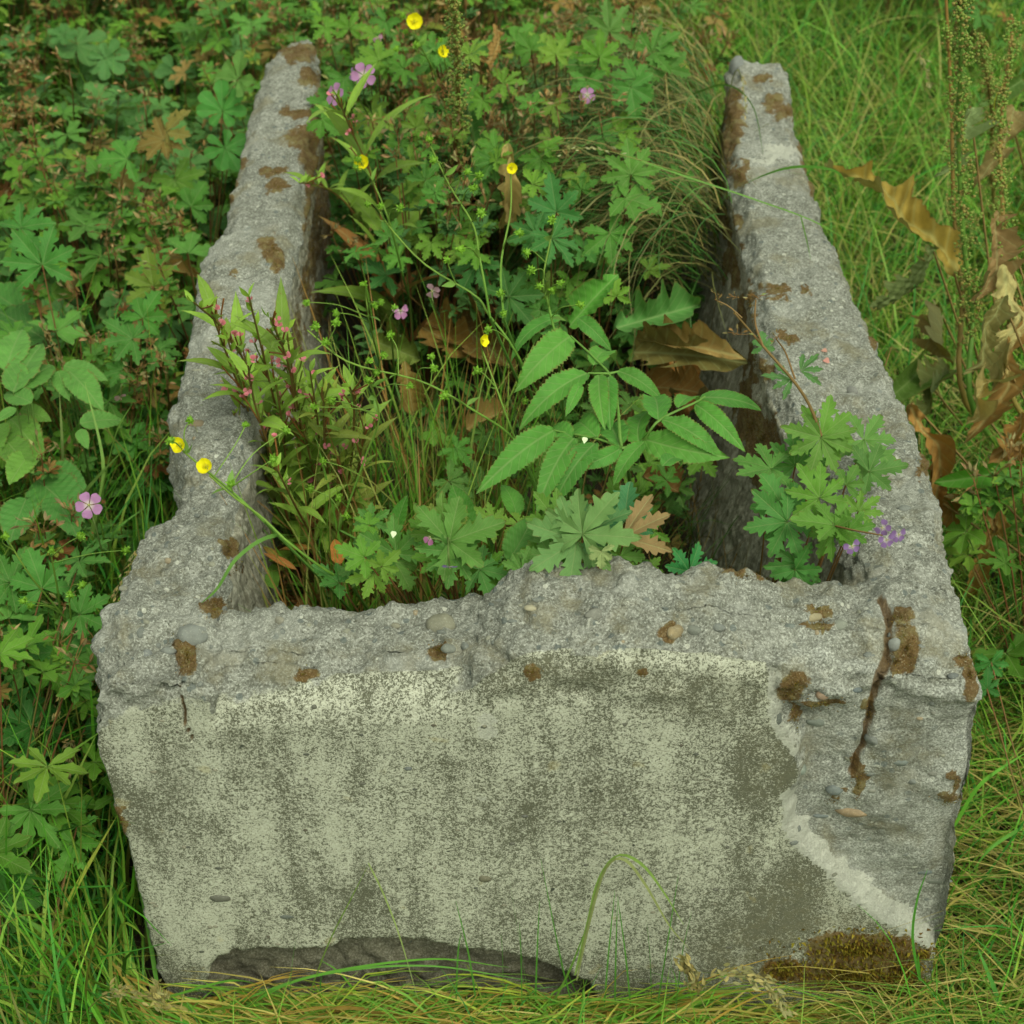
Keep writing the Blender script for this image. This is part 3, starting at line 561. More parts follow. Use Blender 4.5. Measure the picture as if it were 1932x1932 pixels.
# ------------------------------------------------------------------ cranesbill clumps (background and inside)
def cranesbill(label, cat, group, pal, n, H, spread, rad, flower=False, br=True, name='cranesbill_plant', tpls=None, seed=0):
    random.seed(seed); rs.seed(seed)
    t = thing(name, (0, 0, 0), label, cat, group); lm = MB(); sm = MB()
    for i in range(n):
        a = U(0, 6.283); rr = spread*math.sqrt(random.random()); h = H*(1-.35*(rr/spread)**2)*U(.55, 1.08)
        p = np.array([rr*math.cos(a), rr*math.sin(a), h]); b = p*[.12, .12, 0]
        tube(sm, [b, b*.6+p*.4+[0, 0, .04], p], .0013, .0008, random.choice([PINKSTEM, (.09, .16, .04), (.16, .12, .045)]), 7, 4)
        y = np.array([math.cos(a+U(-.9, .9)), math.sin(a+U(-.9, .9)), -.15+U(-.3, .2)]); z = UP+np.array([math.cos(a), math.sin(a), 0])*U(-.1, .5)+rs.randn(3)*.22
        place(lm, random.choice(tpls or PAL), p, y, z, rad*U(.55, 1.15), random.choice(pal), .22)
    if br:
        for i in range(7):
            a = U(0, 6.28); p = np.array([spread*.8*math.cos(a), spread*.5*math.sin(a), H*U(1.0, 1.2)]); tube(sm, [p*[.1, .1, 0], p*[.5, .5, .55], p], .0015, .0008, PINKSTEM, 8, 4)
            bm_ = MB(); bracts(bm_, p, 1.1, n=7); bm_.build('flower_head', M_DRY, t)
            for q in range(3): place(lm, random.choice(PAL), p-[0, 0, .03], [U(-1, 1), U(-1, 1), .1], UP+rs.randn(3)*.3, rad*.45, random.choice(pal))
    lm.build('foliage', M_LEAF, t); sm.build('stem', M_GRASS, t)
    if flower:
        for i in range(2):
            f = MB(); p = np.array([U(-.05, .05), U(-.05, .05), H*1.15]); cranes_flower(f, p, .015, [U(-.3, .3), -.7, .7]); f.build('flower', M_PETAL, t)
    return t
def copy_tree(o):
    c = o.copy(); C.collection.objects.link(c)
    for ch in o.children:
        d = ch.copy(); C.collection.objects.link(d); d.parent = c
    return c
def put(o, x, y, z, s, rz=None, tilt=.12):
    o.location = (x, y, z); o.scale = (s, s, s); o.rotation_euler = (U(-tilt, tilt), U(-tilt, tilt), U(0, 6.28) if rz is None else rz)
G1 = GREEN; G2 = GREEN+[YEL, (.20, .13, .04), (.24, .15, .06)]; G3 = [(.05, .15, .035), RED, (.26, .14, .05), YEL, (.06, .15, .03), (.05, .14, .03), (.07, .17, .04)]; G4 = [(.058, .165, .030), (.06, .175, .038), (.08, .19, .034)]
LG = 'cranesbill clumps in the thicket behind the trough'
variants = [cranesbill('bushy green cranesbill clump in the thicket', 'plant', LG, G1, 26, .34, .14, .055, seed=11),
            cranesbill('yellowing cranesbill clump in the thicket', 'plant', LG, G2, 24, .37, .14, .051, seed=12),
            cranesbill('red tinged cranesbill clump among the green thicket', 'plant', LG, G3, 22, .33, .14, .052, seed=13),
            cranesbill('dark bluish green cranesbill clump in the thicket', 'plant', LG, G4, 24, .32, .14, .050, br=False, seed=14),
            cranesbill('pale lady\'s mantle clump behind the trough', 'plant', 'lady\'s mantle clumps behind the trough', [(.07, .17, .06), (.08, .19, .06), (.06, .16, .05)], 13, .30, .14, .062, br=False, tpls=ROUND, name='ladys_mantle', seed=15)]
random.seed(77); rs.seed(77); used = set(); spots = []
tries = 0
while len(spots) < 150 and tries < 60000:
    tries += 1; x, y = U(-2.1, 1.9), U(.1, 4.6)
    if in_trough(np.array(x), np.array(y), .045): continue
    if proj(np.array([x, y, .3]))[1] < -150: continue
    if x < 0 and (x > -.64 and y < .75): continue
    if x > .28 and sum(a > .28 for a, b in spots) >= 7: continue
    if y < 3.4 and abs(x) > 1.3+.1*y: continue
    if x < 0 and y < .7 and random.random() < .3: continue
    md_ = .128
    if all((x-a)**2+(y-b)**2 > md_*md_ for a, b in spots): spots.append((x, y))
BL = [v['label'] for v in variants]
def zlab(l, x, y):
    a, b, _ = proj(np.array([x, y, .3])); l = l.split(' in the thicket')[0].split(' among the')[0].split(' behind the')[0].split(' growing inside')[0]
    cx_ = 'left' if a < 470 else 'middle' if a < 1350 else 'right'
    if b < -60: w_ = {'left': 'beyond the top left corner of the thicket', 'middle': 'far behind the trough, at the top', 'right': 'far behind the right wall, at the top'}[cx_]
    elif a < 160: w_ = 'at the far left edge, '+('high up' if b < 300 else 'level with the wall step' if b < 560 else 'low down')
    elif cx_ == 'left': w_ = 'left of the left wall, '+('beside its far end' if b < 230 else 'beside its middle' if b < 480 else 'above the dark grass')
    elif cx_ == 'middle': w_ = 'behind the far end of the '+('left wall' if a < 750 else 'trough' if a < 1150 else 'right wall')
    else: w_ = 'in the grass right of the wall, '+('upper part' if b < 400 else 'lower part')
    return l+' '+w_
for i, (x, y) in enumerate(spots):
    near_al = x < -.5 and x > -1.0 and .95 < y < 2.3
    k = 4 if (near_al and random.random() < .62) or random.random() < .04 else random.choice([0, 0, 1, 1, 2, 2, 3])
    o = variants[k] if k not in used else copy_tree(variants[k]); used.add(k)
    put(o, x, y, .02*max(0, y-2)-.02, U(.85, 1.2)); o['label'] = zlab(BL[k], x, y)

# ------------------------------------------------------------------ plants inside the trough
IG = 'cranesbill clumps growing inside the trough'
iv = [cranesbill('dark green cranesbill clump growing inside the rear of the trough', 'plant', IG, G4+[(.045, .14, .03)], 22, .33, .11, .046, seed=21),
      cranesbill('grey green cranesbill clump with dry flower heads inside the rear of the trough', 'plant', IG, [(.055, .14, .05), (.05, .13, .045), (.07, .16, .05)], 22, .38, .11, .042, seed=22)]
random.seed(5); usd = set()
isp = []
for i in range(4000):
    x, y = U(-.24, .16), U(.98, 1.65)
    if all((x-a)**2+(y-b)**2 > .105**2 for a, b in isp): isp.append((x, y))
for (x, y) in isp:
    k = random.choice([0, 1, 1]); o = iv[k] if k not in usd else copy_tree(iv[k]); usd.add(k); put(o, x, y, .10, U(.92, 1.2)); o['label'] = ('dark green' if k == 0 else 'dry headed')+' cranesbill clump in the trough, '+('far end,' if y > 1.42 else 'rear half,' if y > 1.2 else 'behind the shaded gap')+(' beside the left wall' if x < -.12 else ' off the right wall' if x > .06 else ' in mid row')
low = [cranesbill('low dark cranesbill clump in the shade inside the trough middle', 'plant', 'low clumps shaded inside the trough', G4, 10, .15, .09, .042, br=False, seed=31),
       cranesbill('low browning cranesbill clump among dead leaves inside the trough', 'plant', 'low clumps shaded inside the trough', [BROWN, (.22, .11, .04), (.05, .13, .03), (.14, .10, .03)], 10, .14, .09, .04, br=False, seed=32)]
usd = set()
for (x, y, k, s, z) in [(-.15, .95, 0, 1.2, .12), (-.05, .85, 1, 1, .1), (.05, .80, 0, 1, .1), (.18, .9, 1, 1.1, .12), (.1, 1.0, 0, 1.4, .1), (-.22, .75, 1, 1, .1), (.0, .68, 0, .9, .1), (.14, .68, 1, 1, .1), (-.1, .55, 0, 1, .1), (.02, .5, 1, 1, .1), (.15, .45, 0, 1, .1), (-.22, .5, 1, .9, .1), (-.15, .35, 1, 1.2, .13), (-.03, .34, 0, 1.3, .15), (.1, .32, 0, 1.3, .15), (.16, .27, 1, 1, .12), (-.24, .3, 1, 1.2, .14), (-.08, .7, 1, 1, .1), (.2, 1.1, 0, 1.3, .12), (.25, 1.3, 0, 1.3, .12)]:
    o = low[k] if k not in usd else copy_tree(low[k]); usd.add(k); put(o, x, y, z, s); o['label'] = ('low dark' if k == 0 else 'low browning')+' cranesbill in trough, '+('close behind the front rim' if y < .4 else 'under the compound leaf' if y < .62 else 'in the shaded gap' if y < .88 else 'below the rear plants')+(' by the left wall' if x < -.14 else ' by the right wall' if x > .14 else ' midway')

# --- helpers to put single leaves where they grow
def idir(a): # picture angle (degrees, 0 right, 90 up) to a direction in space
    a = math.radians(a); return RX*math.cos(a)-DN*math.sin(a)
def root(px_, py_, z): p = PZ(px_, py_, z); return np.array([p[0], p[1], p[2]])
def hero(name, label, cat, rootp, leaves, rootcol=(.10, .17, .05), group=None):
    """leaves: (px, py, z, size_px, angle, template, colour, up-weight)"""
    t = thing(name, rootp, label, cat, group); sm = MB(); rp = np.array(rootp, float)
    for (x, y, z, s, a, T, c, upw) in leaves:
        p = PZ(x, y, z); sc = s*np.linalg.norm(p-CAM)/FPX; lm = MB(); place(lm, T, p-rp, idir(a), UP*upw+TOCAM*(1-upw)+rs.randn(3)*.26, sc, (c if c[2] > .082 else np.array(c)*[1.08, 1.04, .75]), .1); lm.build('leaf', M_LEAF if sum(c) < .55 and c[1] > c[0]*.9 else M_DRY, t)
        mid = (p-rp)*[.55, .55, .5]+[0, 0, -.01]; tube(sm, [[0, 0, 0], mid, p-rp], .0016, .0010, rootcol, 9, 5, col2=PINKSTEM)
    sm.build('stem', M_GRASS, t); return t
def R_(i, L): return L[i % len(L)]

hero('cranesbill_plant', 'grey green cranesbill with broad toothed leaves leaning over the middle of the front rim', 'plant', (.04, .26, .12), [
    (1100, 1008, .60, 125, 75, PALH[2], (.125, .215, .088), .45), (1088, 1020, .585, 120, 185, PALH[5], (.11, .205, .084), .6), (1120, 1000, .59, 95, 20, PALH[4], (.085, .195, .084), .5), (1050, 985, .575, 80, 130, PALH[0], (.10, .21, .05), .5), (1134, 1040, .60, 40, -90, PALH[1], (.20, .24, .12), .5),
    (1040, 1050, .56, 80, 200, PALH[2], (.09, .20, .07), .6), (1170, 1050, .56, 60, -60, PALH[3], (.09, .2, .06), .6)])
hero('cranesbill_plant', 'bluish green cranesbill leaves fanned behind the front rim beside a withered brown one', 'plant', (.10, .30, .12), [
    (1180, 985, .56, 92, 85, PALH[1], (.05, .17, .085), .5), (1175, 1015, .585, 115, 25, t_palmate(3, 120, 4, 46, 9, seed=8, droop=.35), (.24, .15, .085), .3), (1300, 1078, .54, 72, 95, PALH[2], (.025, .145, .07), .35)])
hero('cranesbill_plant', 'veined cranesbill with brown tipped leaves and a drooping violet flower at the front rim', 'plant', (-.06, .24, .12), [
    (848, 1022, .58, 108, 20, PALH[3], (.085, .19, .06), .5), (840, 1010, .565, 95, 140, PALH[0], (.10, .20, .06), .5), (852, 1040, .57, 85, -100, PALH[4], (.07, .18, .06), .5),
    (700, 985, .54, 50, 60, PALH[2], (.08, .2, .07), .5), (748, 1045, .53, 90, 120, PALH[5], (.075, .185, .06), .5), (745, 1060, .52, 75, -60, PALH[1], (.09, .19, .06), .5), (690, 1065, .51, 65, 200, PALH[4], (.07, .17, .06), .5), (905, 1075, .53, 75, 10, PALH[2], (.06, .17, .06), .6),
    (640, 1100, .50, 60, 150, PALH[3], (.05, .16, .05), .5), (985, 1078, .55, 60, 30, PALH[4], (.09, .2, .07), .5)])
hero('ground_elder', 'pale broad oval leaves low behind the front rim of the trough', 'plant', (-.02, .3, .12), [
    (975, 975, .50, 85, 100, OVA[0], (.08, .22, .06), .5), (885, 1000, .48, 95, 110, OVA[1], (.06, .19, .04), .5), (780, 1030, .5, 110, 40, OVA[2], (.055, .18, .05), .5), (960, 1060, .52, 110, 60, OVA[3], (.07, .19, .06), .6), (745, 1010, .44, 80, 80, OVA[4], (.06, .2, .04), .5), (1090, 1065, .54, 110, 150, OVA[0], (.08, .2, .07), .6)])
hero('cranesbill_plant', 'many small overlapping cranesbill leaves just behind the middle of the front rim', 'plant', (.0, .3, .12), [(U(650, 1240), U(985, 1085), U(.50, .555), U(38, 66), U(0, 360), PALH[i % 6], random.choice([(.09, .21, .04), (.12, .22, .05), (.10, .19, .05), (.16, .20, .06)]), .5) for i in range(26)])
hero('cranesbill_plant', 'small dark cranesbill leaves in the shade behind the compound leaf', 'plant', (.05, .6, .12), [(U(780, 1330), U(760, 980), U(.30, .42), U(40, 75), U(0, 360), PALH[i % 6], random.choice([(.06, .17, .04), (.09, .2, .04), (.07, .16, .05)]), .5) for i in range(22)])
for q_, (cx_, cy_, zz, lb) in enumerate([(700, 90, .60, 'left of the tall yellow flowers'), (900, 130, .60, 'under the second tall yellow flower'), (1060, 110, .60, 'left of the drooping star leaf'), (1010, 250, .58, 'left of the small right hand mauve flower'), (820, 300, .56, 'over the upper trough middle'), (1100, 300, .56, 'beside the hanging grass'), (700, 250, .56, 'by the rear left wall edge'), (900, 420, .50, 'around the tan hanging leaf'), (1080, 520, .46, 'just above the compound leaf'), (760, 420, .48, 'behind the long slanting buttercup stem')]):
    random.seed(200+q_); rs.seed(200+q_); p_ = PZ(cx_, cy_+60, .35)
    hero('cranesbill_plant', 'leafy cranesbill in the rear trough foliage, '+lb, 'plant', (p_[0], p_[1]+.05, .10), [(cx_+U(-95, 95), cy_+U(-65, 65), zz+U(-.05, .02), U(36, 58), U(0, 360), PALH[random.randint(0, 5)], random.choice([(.085, .20, .035), (.07, .185, .04), (.11, .22, .04), (.06, .17, .045), (.13, .22, .05)]), .55) for i in range(10)])
orange = [(590, 1035, .33, 70, 170, LAN[0], (.30, .13, .045), .4), (560, 1075, .33, 75, 150, LAN[1], (.32, .12, .05), .5), (680, 1080, .42, 60, 20, OVA[1], (.36, .12, .05), .5), (640, 1065, .38, 60, 100, OVA[2], (.30, .11, .04), .5), (700, 1095, .42, 50, -20, OVA[3], (.28, .12, .05), .5), (530, 1055, .33, 55, 140, LAN[2], (.25, .15, .05), .4), (520, 1110, .3, 60, 110, OVA[0], (.09, .19, .04), .4)]
hero('willowherb_seedling', 'orange tinted fading leaves at the foot of the willowherb near the front rim', 'plant', (-.22, .3, .12), orange)
# plant on the right wall
rw = hero('cranesbill_plant', 'large cranesbill with toothed leaves spilling over the right wall near the front corner', 'plant', (.27, .26, .12), [
    (1549, 822, .60, 88, 80, PALH[0], (.10, .21, .055), .45), (1549, 826, .60, 92, 250, PALH[4], (.10, .20, .06), .45), (1480, 965, .56, 100, 120, PALH[1], (.055, .165, .055), .5), (1485, 985, .57, 98, 215, PALH[2], (.055, .165, .06), .5),
    (1575, 992, .585, 82, 175, PALH[3], (.09, .20, .05), .5), (1570, 1000, .58, 75, 260, PALH[5], (.09, .20, .055), .5), (1596, 915, .59, 52, 60, PALH[1], (.085, .19, .055), .5), (1630, 830, .58, 95, -20, PALH[2], (.09, .19, .075), .5),
    (1505, 1064, .53, 72, 190, PALH[0], (.06, .18, .065), .5), (1500, 1075, .53, 65, -50, PALH[3], (.05, .16, .055), .5), (1455, 885, .57, 90, 180, PALH[5], (.075, .185, .06), .5), (1545, 940, .59, 85, 125, PALH[0], (.095, .21, .045), .45),
    (1500, 880, .55, 85, 95, PALH[4], (.06, .17, .06), .5), (1600, 1000, .575, 60, 10, PALH[4], (.08, .19, .05), .5), (1620, 965, .57, 55, 40, PALH[0], (.10, .2, .05), .5), (1640, 890, .57, 70, 10, PALH[3], (.08, .18, .07), .5)])
rr0 = np.array([.27, .26, .12]); sm = MB(); fl = MB()
def pl(pts): return [PZ(a, b, z)-rr0 for a, b, z in pts]
tube(sm, pl([(1549, 822, .6), (1530, 770, .63), (1500, 722, .66), (1450, 665, .69), (1420, 630, .71), (1385, 590, .74)]), .0022, .0012, (.20, .12, .06), 14, 6)
tube(sm, pl([(1440, 655, .7), (1425, 610, .72), (1426, 565, .74)]), .0014, .0009, (.22, .12, .06), 8, 5)
tube(sm, pl([(1500, 715, .66), (1482, 665, .68), (1465, 640, .7)]), .0012, .0008, (.22, .12, .06), 8, 5)
tube(sm, pl([(1400, 600, .73), (1375, 578, .74), (1350, 566, .745)]), .0010, .0007, (.24, .14, .07), 6, 5)
tube(sm, pl([(1575, 992, .585), (1610, 1000, .6), (1665, 1010, .61)]), .0012, .0008, (.22, .12, .06), 6, 5)
tube(sm, pl([(1670, 690, .6), (1682, 655, .62)]), .0010, .0005, (.2, .12, .05), 5, 4)
sm.build('stem', M_GRASS, rw)
for (x, y, z, s) in [(1350, 566, .745, .55), (1426, 560, .74, .5), (1390, 630, .72, .6), (1465, 640, .7, .5), (1385, 560, .745, .3)]:
    b = MB(); bracts(b, PZ(x, y, z)-rr0, s, n=5); b.build('seed_pod', M_DRY, rw)
for (x, y, z) in [(1665, 995, .61), (1695, 1008, .61), (1607, 1030, .6), (1672, 1018, .61)]:
    b = MB(); cranes_flower(b, PZ(x, y, z)-rr0, .009, [U(-.6, .6), -.5, .2], (.19, .10, .34), 4); b.build('flower', M_PETAL, rw)
for (x, y, l) in [(1495, 715, 190), (1510, 700, 20)]:
    b = MB(); p = PZ(x, y, .66); place(b, t_palmate(4, 150, 3, 30, 7, seed=int(x), wmul=.8), p-rr0, idir(l), TOCAM+UP, .034, (.08, .18, .07)); b.build('leaf', M_LEAF, rw)
b = MB(); place(b, PALH[1], PZ(1440, 655, .69)-rr0, idir(95), TOCAM+UP, .022, (.09, .2, .08)); b.build('leaf', M_LEAF, rw)

# big compound leaf in the middle
ar = np.array([.12, .52, .12]); an = thing('angelica_plant', ar, 'fresh green compound leaves with serrated oval leaflets rising from the middle of the trough', 'plant')
LF = [((1077, 634), (1001, 724), .33), ((1060, 600), (945, 642), .24), ((1109, 704), (994, 787), .26), ((1095, 724), (1077, 782), .26), ((1131, 708), (1122, 800), .24), ((1149, 710), (1146, 796), .24), ((1165, 700), (1246, 750), .28), ((1120, 690), (1150, 640), .3), ((1090, 600), (1140, 655), .3),
      ((1045, 812), (934, 922), .24), ((1084, 826), (1015, 938), .24), ((1124, 836), (1050, 932), .26), ((1080, 826), (1008, 800), .38), ((1127, 826), (1050, 786), .40), ((1170, 842), (1131, 782), .36), ((1170, 846), (1118, 912), .28), ((1206, 838), (1181, 765), .33), ((1216, 828), (1328, 912), .32),
      ((1250, 792), (1354, 856), .28), ((1311, 762), (1384, 842), .26), ((1320, 750), (1442, 778), .22), ((1242, 792), (1238, 738), .38), ((1280, 770), (1310, 730), .3), ((1060, 640), (1000, 610), .3), ((1215, 835), (1160, 900), .3), ((1250, 880), (1290, 850), .3)]
for i, (b_, t_, wd) in enumerate(LF):
    zb = .60 if b_[1] < 760 else .575
    if b_[0] > 1230: zb = .60
    p = PZ(*b_, zb); q = PZ(*t_, zb-.012); d = q-p; ln = np.linalg.norm(d)
    lm = MB(); T = t_blade(wd*.56, 45, 9, 'ovate', .07, U(45, 85), .22, .10, 3, seed=i, side=U(-.14, .14)); place(lm, T, p-ar, d+UP*.35*ln, UP*.55+TOCAM*.45+rs.randn(3)*.2, ln*1.10, random.choice([(.085, .235, .045), (.10, .255, .05), (.075, .22, .045)]), .08)
    lm.build('leaflet', M_LEAF, an)
sm = MB()
def st(pts, r0=.0018, r1=.0011, c=(.13, .24, .06), tgt=sm, rt=ar): tube(tgt, [PZ(a, b, z)-rt for a, b, z in pts], r0, r1, c, 12, 6)
st([(1190, 960, .3), (1186, 890, .5), (1172, 846, .575), (1165, 760, .59), (1150, 705, .6), (1077, 634, .61)], .003)
st([(1172, 846, .575), (1127, 828, .575), (1045, 812, .575)]); st([(1186, 880, .52), (1216, 830, .575), (1245, 792, .6), (1311, 760, .605), (1330, 748, .605)], .0022)
st([(1150, 705, .6), (1109, 704, .6)]); st([(1150, 705, .6), (1170, 700, .6)]); st([(1172, 846, .575), (1206, 838, .575)])
sm.build('stem', M_GRASS, an)

# compound leaves on the left
def compound(label, pts, wd=.235, col=(.10, .23, .06), z=.42, rt=None):
    r0 = PZ(*pts[0][0], z); r0[2] = 0; t = thing('ground_elder', r0, label, 'plant'); s_ = MB()
    for i, (b_, t_) in enumerate(pts):
        p = PZ(*b_, z); q = PZ(*t_, z-.01); d = q-p; ln = np.linalg.norm(d); m = MB(); place(m, t_blade(wd*U(.9, 1.1), 33, 7, 'ovate', .05, U(10, 40), .15, .05, 3, seed=i), p-r0, d+UP*.2*ln, UP*.5+TOCAM*.5+rs.randn(3)*.1, ln*1.0, col, .12); m.build('leaflet', M_LEAF, t)
        tube(s_, [[0, 0, 0], (p-r0)*[.5, .5, .6], p-r0], .0012, .0009, (.12, .2, .06), 8, 5)
    s_.build('stem', M_GRASS, t)
compound('light green ground elder leaves at the left edge, level with the wall middle', [((25, 740), (78, 655)), ((45, 735), (105, 680)), ((10, 700), (45, 625)), ((60, 760), (0, 740)), ((50, 720), (-5, 690)), ((30, 770), (-10, 800))], z=.44)
compound('ground elder with oval toothed leaflets touching the grass left of the wall', [((130, 700), (190, 770)), ((110, 700), (125, 752)), ((120, 690), (200, 720)), ((100, 690), (60, 740)), ((150, 800), (240, 790)), ((150, 810), (165, 850))], z=.42)
compound('yellow green ground elder leaves crowding the left edge below the others', [((20, 790), (75, 860)), ((40, 770), (95, 800)), ((10, 830), (60, 900)), ((0, 800), (-10, 870)), ((60, 850), (20, 920))], col=(.12, .24, .05), z=.38, wd=.27)
compound('large soft ovate leaves in the upper left of the grass beside the wall', [((60, 600), (-30, 560)), ((85, 640), (-10, 600)), ((70, 905), (150, 990)), ((50, 940), (20, 1030)), ((90, 880), (160, 930)), ((100, 930), (145, 1010))], col=(.07, .19, .05), z=.34, wd=.3)

# withered dock leaves in the trough
def dead(label, lst, rt, name='withered_leaf'):
    t = thing(name, rt, label, 'leaf'); m = MB(); 
    for (b_, t_, wd, c, z0, z1, sd_) in lst:
        p = PZ(*b_, z0); q = PZ(*t_, z1); d = q-p; ln = np.linalg.norm(d)
        V = t_blade(wd*.85, 90, 13, 'dock', .012, U(20, 45), .25, .5, 2.2, seed=sd_, ragged=.3, curl=1.5, side=U(-.06, .06)); m = MB(); place(m, V, p-rt, d+UP*.2*ln, TOCAM+UP*.4+rs.randn(3)*.2, ln*1.08, c, .1); m.build('leaf', M_DRY, t)
    return t
dead('large green and rust dock leaf with curled tan edge inside the trough', [((1195, 665), (1385, 700), .19, (.14, .11, .04), .42, .44, 1), ((1205, 640), (1380, 690), .12, (.28, .17, .07), .43, .455, 41), ((1215, 730), (1330, 750), .3, (.20, .10, .035), .36, .36, 2), ((1220, 690), (1320, 640), .2, (.09, .15, .04), .40, .43, 42)], np.array([.12, .9, .1]))
dead('green dock leaf pitted with insect holes behind the compound leaf', [((1075, 615), (1165, 525), .22, (.08, .22, .04), .5, .56, 3), ((1160, 620), (1325, 600), .22, (.07, .17, .05), .46, .46, 8)], np.array([.08, .95, .1]))
dead('crumpled brown leaves lying in the dark middle of the trough', [((800, 620), (900, 690), .35, (.20, .11, .035), .34, .3, 4), ((860, 600), (940, 700), .3, (.15, .085, .03), .33, .3, 5), ((700, 640), (780, 690), .3, (.13, .16, .04), .36, .33, 6), ((880, 810), (960, 780), .22, (.25, .15, .06), .35, .35, 7), ((900, 800), (870, 960), .14, (.18, .08, .03), .32, .25, 9), ((1250, 640), (1300, 760), .3, (.24, .10, .03), .33, .28, 10), ((1210, 900), (1290, 930), .3, (.2, .10, .04), .36, .33, 11), ((1260, 800), (1330, 870), .3, (.17, .08, .03), .3, .28, 12), ((780, 780), (760, 690), .25, (.22, .14, .045), .36, .42, 13)], np.array([.0, .6, .1]))
dead('pale tan withered leaf hanging among the rear plants inside the trough', [((958, 270), (968, 440), .11, (.33, .23, .11), .62, .5, 14), ((965, 300), (962, 455), .09, (.38, .26, .12), .62, .48, 15)], np.array([.0, 1.15, .1]))
dead('crisp tan leaf caught in the thicket left of the wall', [((222, 318), (245, 372), .42, (.36, .24, .12), .40, .36, 16)], np.array([-1.05, 1.35, 0]))
dead('small crumpled brown leaf at the foot of the thicket left of the wall', [((155, 520), (135, 550), .4, (.28, .16, .08), .35, .33, 17), ((300, 505), (370, 525), .25, (.33, .2, .08), .3, .3, 18)], np.array([-.8, 1.0, 0]))

# ------------------------------------------------------------------ willowherb
WG = 'willowherb stems in the left front of the trough'
def willow(label, pts, z0, z1, sz, pods=8, pink=(.30, .10, .05), seed=0, leafcol=(.20, .31, .055)):
    random.seed(seed); rs.seed(seed)
    n = len(pts); W = [PZ(x, y, z0+(z1-z0)*i/(n-1)) for i, (x, y) in enumerate(pts)]; r0 = W[0].copy(); r0[2] = .11
    t = thing('willowherb', r0, label, 'plant', WG); sm = MB(); P = tube(sm, [np.zeros(3)]+[q-r0 for q in W], .0024, .0011, pink, 26, 6, col2=(.18, .14, .05))
    L = len(P)
    a0 = U(0, 3)
    for q_, i in enumerate(range(4, L-2, 2)):
        a = a0+q_*1.57+U(-.35, .35); k = (1-.6*(i/L))*U(.75, 1.15)
        for s_ in (0, math.pi):
            lm = MB(); d = np.array([math.cos(a+s_), math.sin(a+s_), U(.6, 2.2)]); c = np.array(leafcol)*U(.8, 1.2)
            if i < 9 and random.random() < .5: c = np.array([.30, .13, .05])
            place(lm, R_(i+int(s_), LAN), P[i], d, UP+nrm([-math.cos(a+s_), -math.sin(a+s_), 0])*.5+rs.randn(3)*.3, sz*k*4.3/FPX*U(.8, 1.15)*1.0, c, .1); lm.build('leaf', M_LEAF, t)
    for i in range(int(pods*1.6)):
        j = int(L-1-U(0, L*.38)); b = P[j]; ax = nrm(P[min(L-1, j+1)]-P[j-1]); d = nrm(ax+rs.randn(3)*.28+UP*.2); ln = U(.03, .055); c = random.choice([(.30, .12, .05), (.26, .13, .06), (.17, .2, .05)])
        pm = MB(); tube(pm, [b, b+d*ln*.5+rs.randn(3)*.001, b+d*ln], .0010, .0011, c, 7, 5)
        if random.random() < .4:
            q = b+d*ln
            for m_ in range(4):
                e = nrm(d+nrm(rs.randn(3))*.8); place(pm, PET_G, q, e, d, .0065, (.55, .17, .28), .1)
        pm.build('seed_pod', M_PETAL, t)
    for i in range(8): place(sm, R_(i, SMALL), P[L-1-i//2], [U(-1, 1), U(-1, 1), 1], rs.randn(3), .018, leafcol, .2)
    sm.build('stem', M_GRASS, t)
willow('tall willowherb leaning left over the trough wall with pink buds at its tip', [(565, 1105), (545, 940), (520, 840), (470, 700), (420, 620), (365, 570)], .2, .78, 100, 9, seed=1)
willow('upright willowherb with many leaves and red pods beside the left wall', [(590, 1100), (575, 960), (560, 800), (545, 690), (510, 600)], .2, .76, 115, 11, seed=2)
willow('willowherb with tiny pink flower among red pods nearest the left wall', [(580, 1095), (545, 985), (515, 870), (480, 760), (468, 690)], .2, .70, 100, 9, seed=3)
willow('willowherb with narrow pale leaves and upright pods near trough middle', [(630, 1110), (650, 960), (665, 850), (668, 760), (660, 730)], .2, .66, 80, 9, seed=4)
willow('short willowherb behind the others in the left of the trough', [(650, 1000), (610, 900), (600, 800), (585, 700)], .2, .62, 85, 5, seed=5)
willow('tall willowherb with reddish stem and broad lower leaves at the rear left', [(770, 640), (742, 560), (725, 440), (700, 330), (660, 240), (635, 180)], .25, .72, 150, 9, seed=6)
willow('willowherb sprawling over the rear left wall with pink buds', [(740, 520), (700, 450), (650, 380), (600, 350), (565, 345)], .35, .60, 70, 4, seed=7)
for q_, (bx, tx, ty, nm_) in enumerate([(560, 430, 640, 'outermost, over the wall'), (600, 470, 560, 'just right of the outermost'), (620, 610, 740, 'by the seed heads'), (575, 520, 720, 'in the middle of the clump'), (640, 690, 800, 'nearest the trough middle'), (560, 500, 830, 'lowest, by the inner wall'), (590, 395, 580, 'with its tip over the left wall'), (610, 540, 620, 'rising past the wall edge'), (640, 570, 800, 'behind the flowering ones'), (600, 440, 780, 'bending far left'), (655, 640, 860, 'short, right of the clump centre')]):
    willow('yellow green willowherb in the dense left clump, '+nm_, [(bx, 1100), ((bx*.6+tx*.4)+U(-10, 10), 1100*.6+ty*.4), ((bx*.3+tx*.7), 1100*.3+ty*.7), (tx, ty)], .2, .2+(1100-ty)*.001, U(75, 110), 7, seed=60+q_, leafcol=random.choice([(.23, .33, .06), (.20, .31, .05), (.27, .31, .07)]))
willow('slender willowherb with reddish base leaves below buttercup stems', [(610, 1110), (590, 1020), (555, 950), (520, 880)], .2, .56, 90, 2, seed=8)
random.seed(50); rs.seed(50)

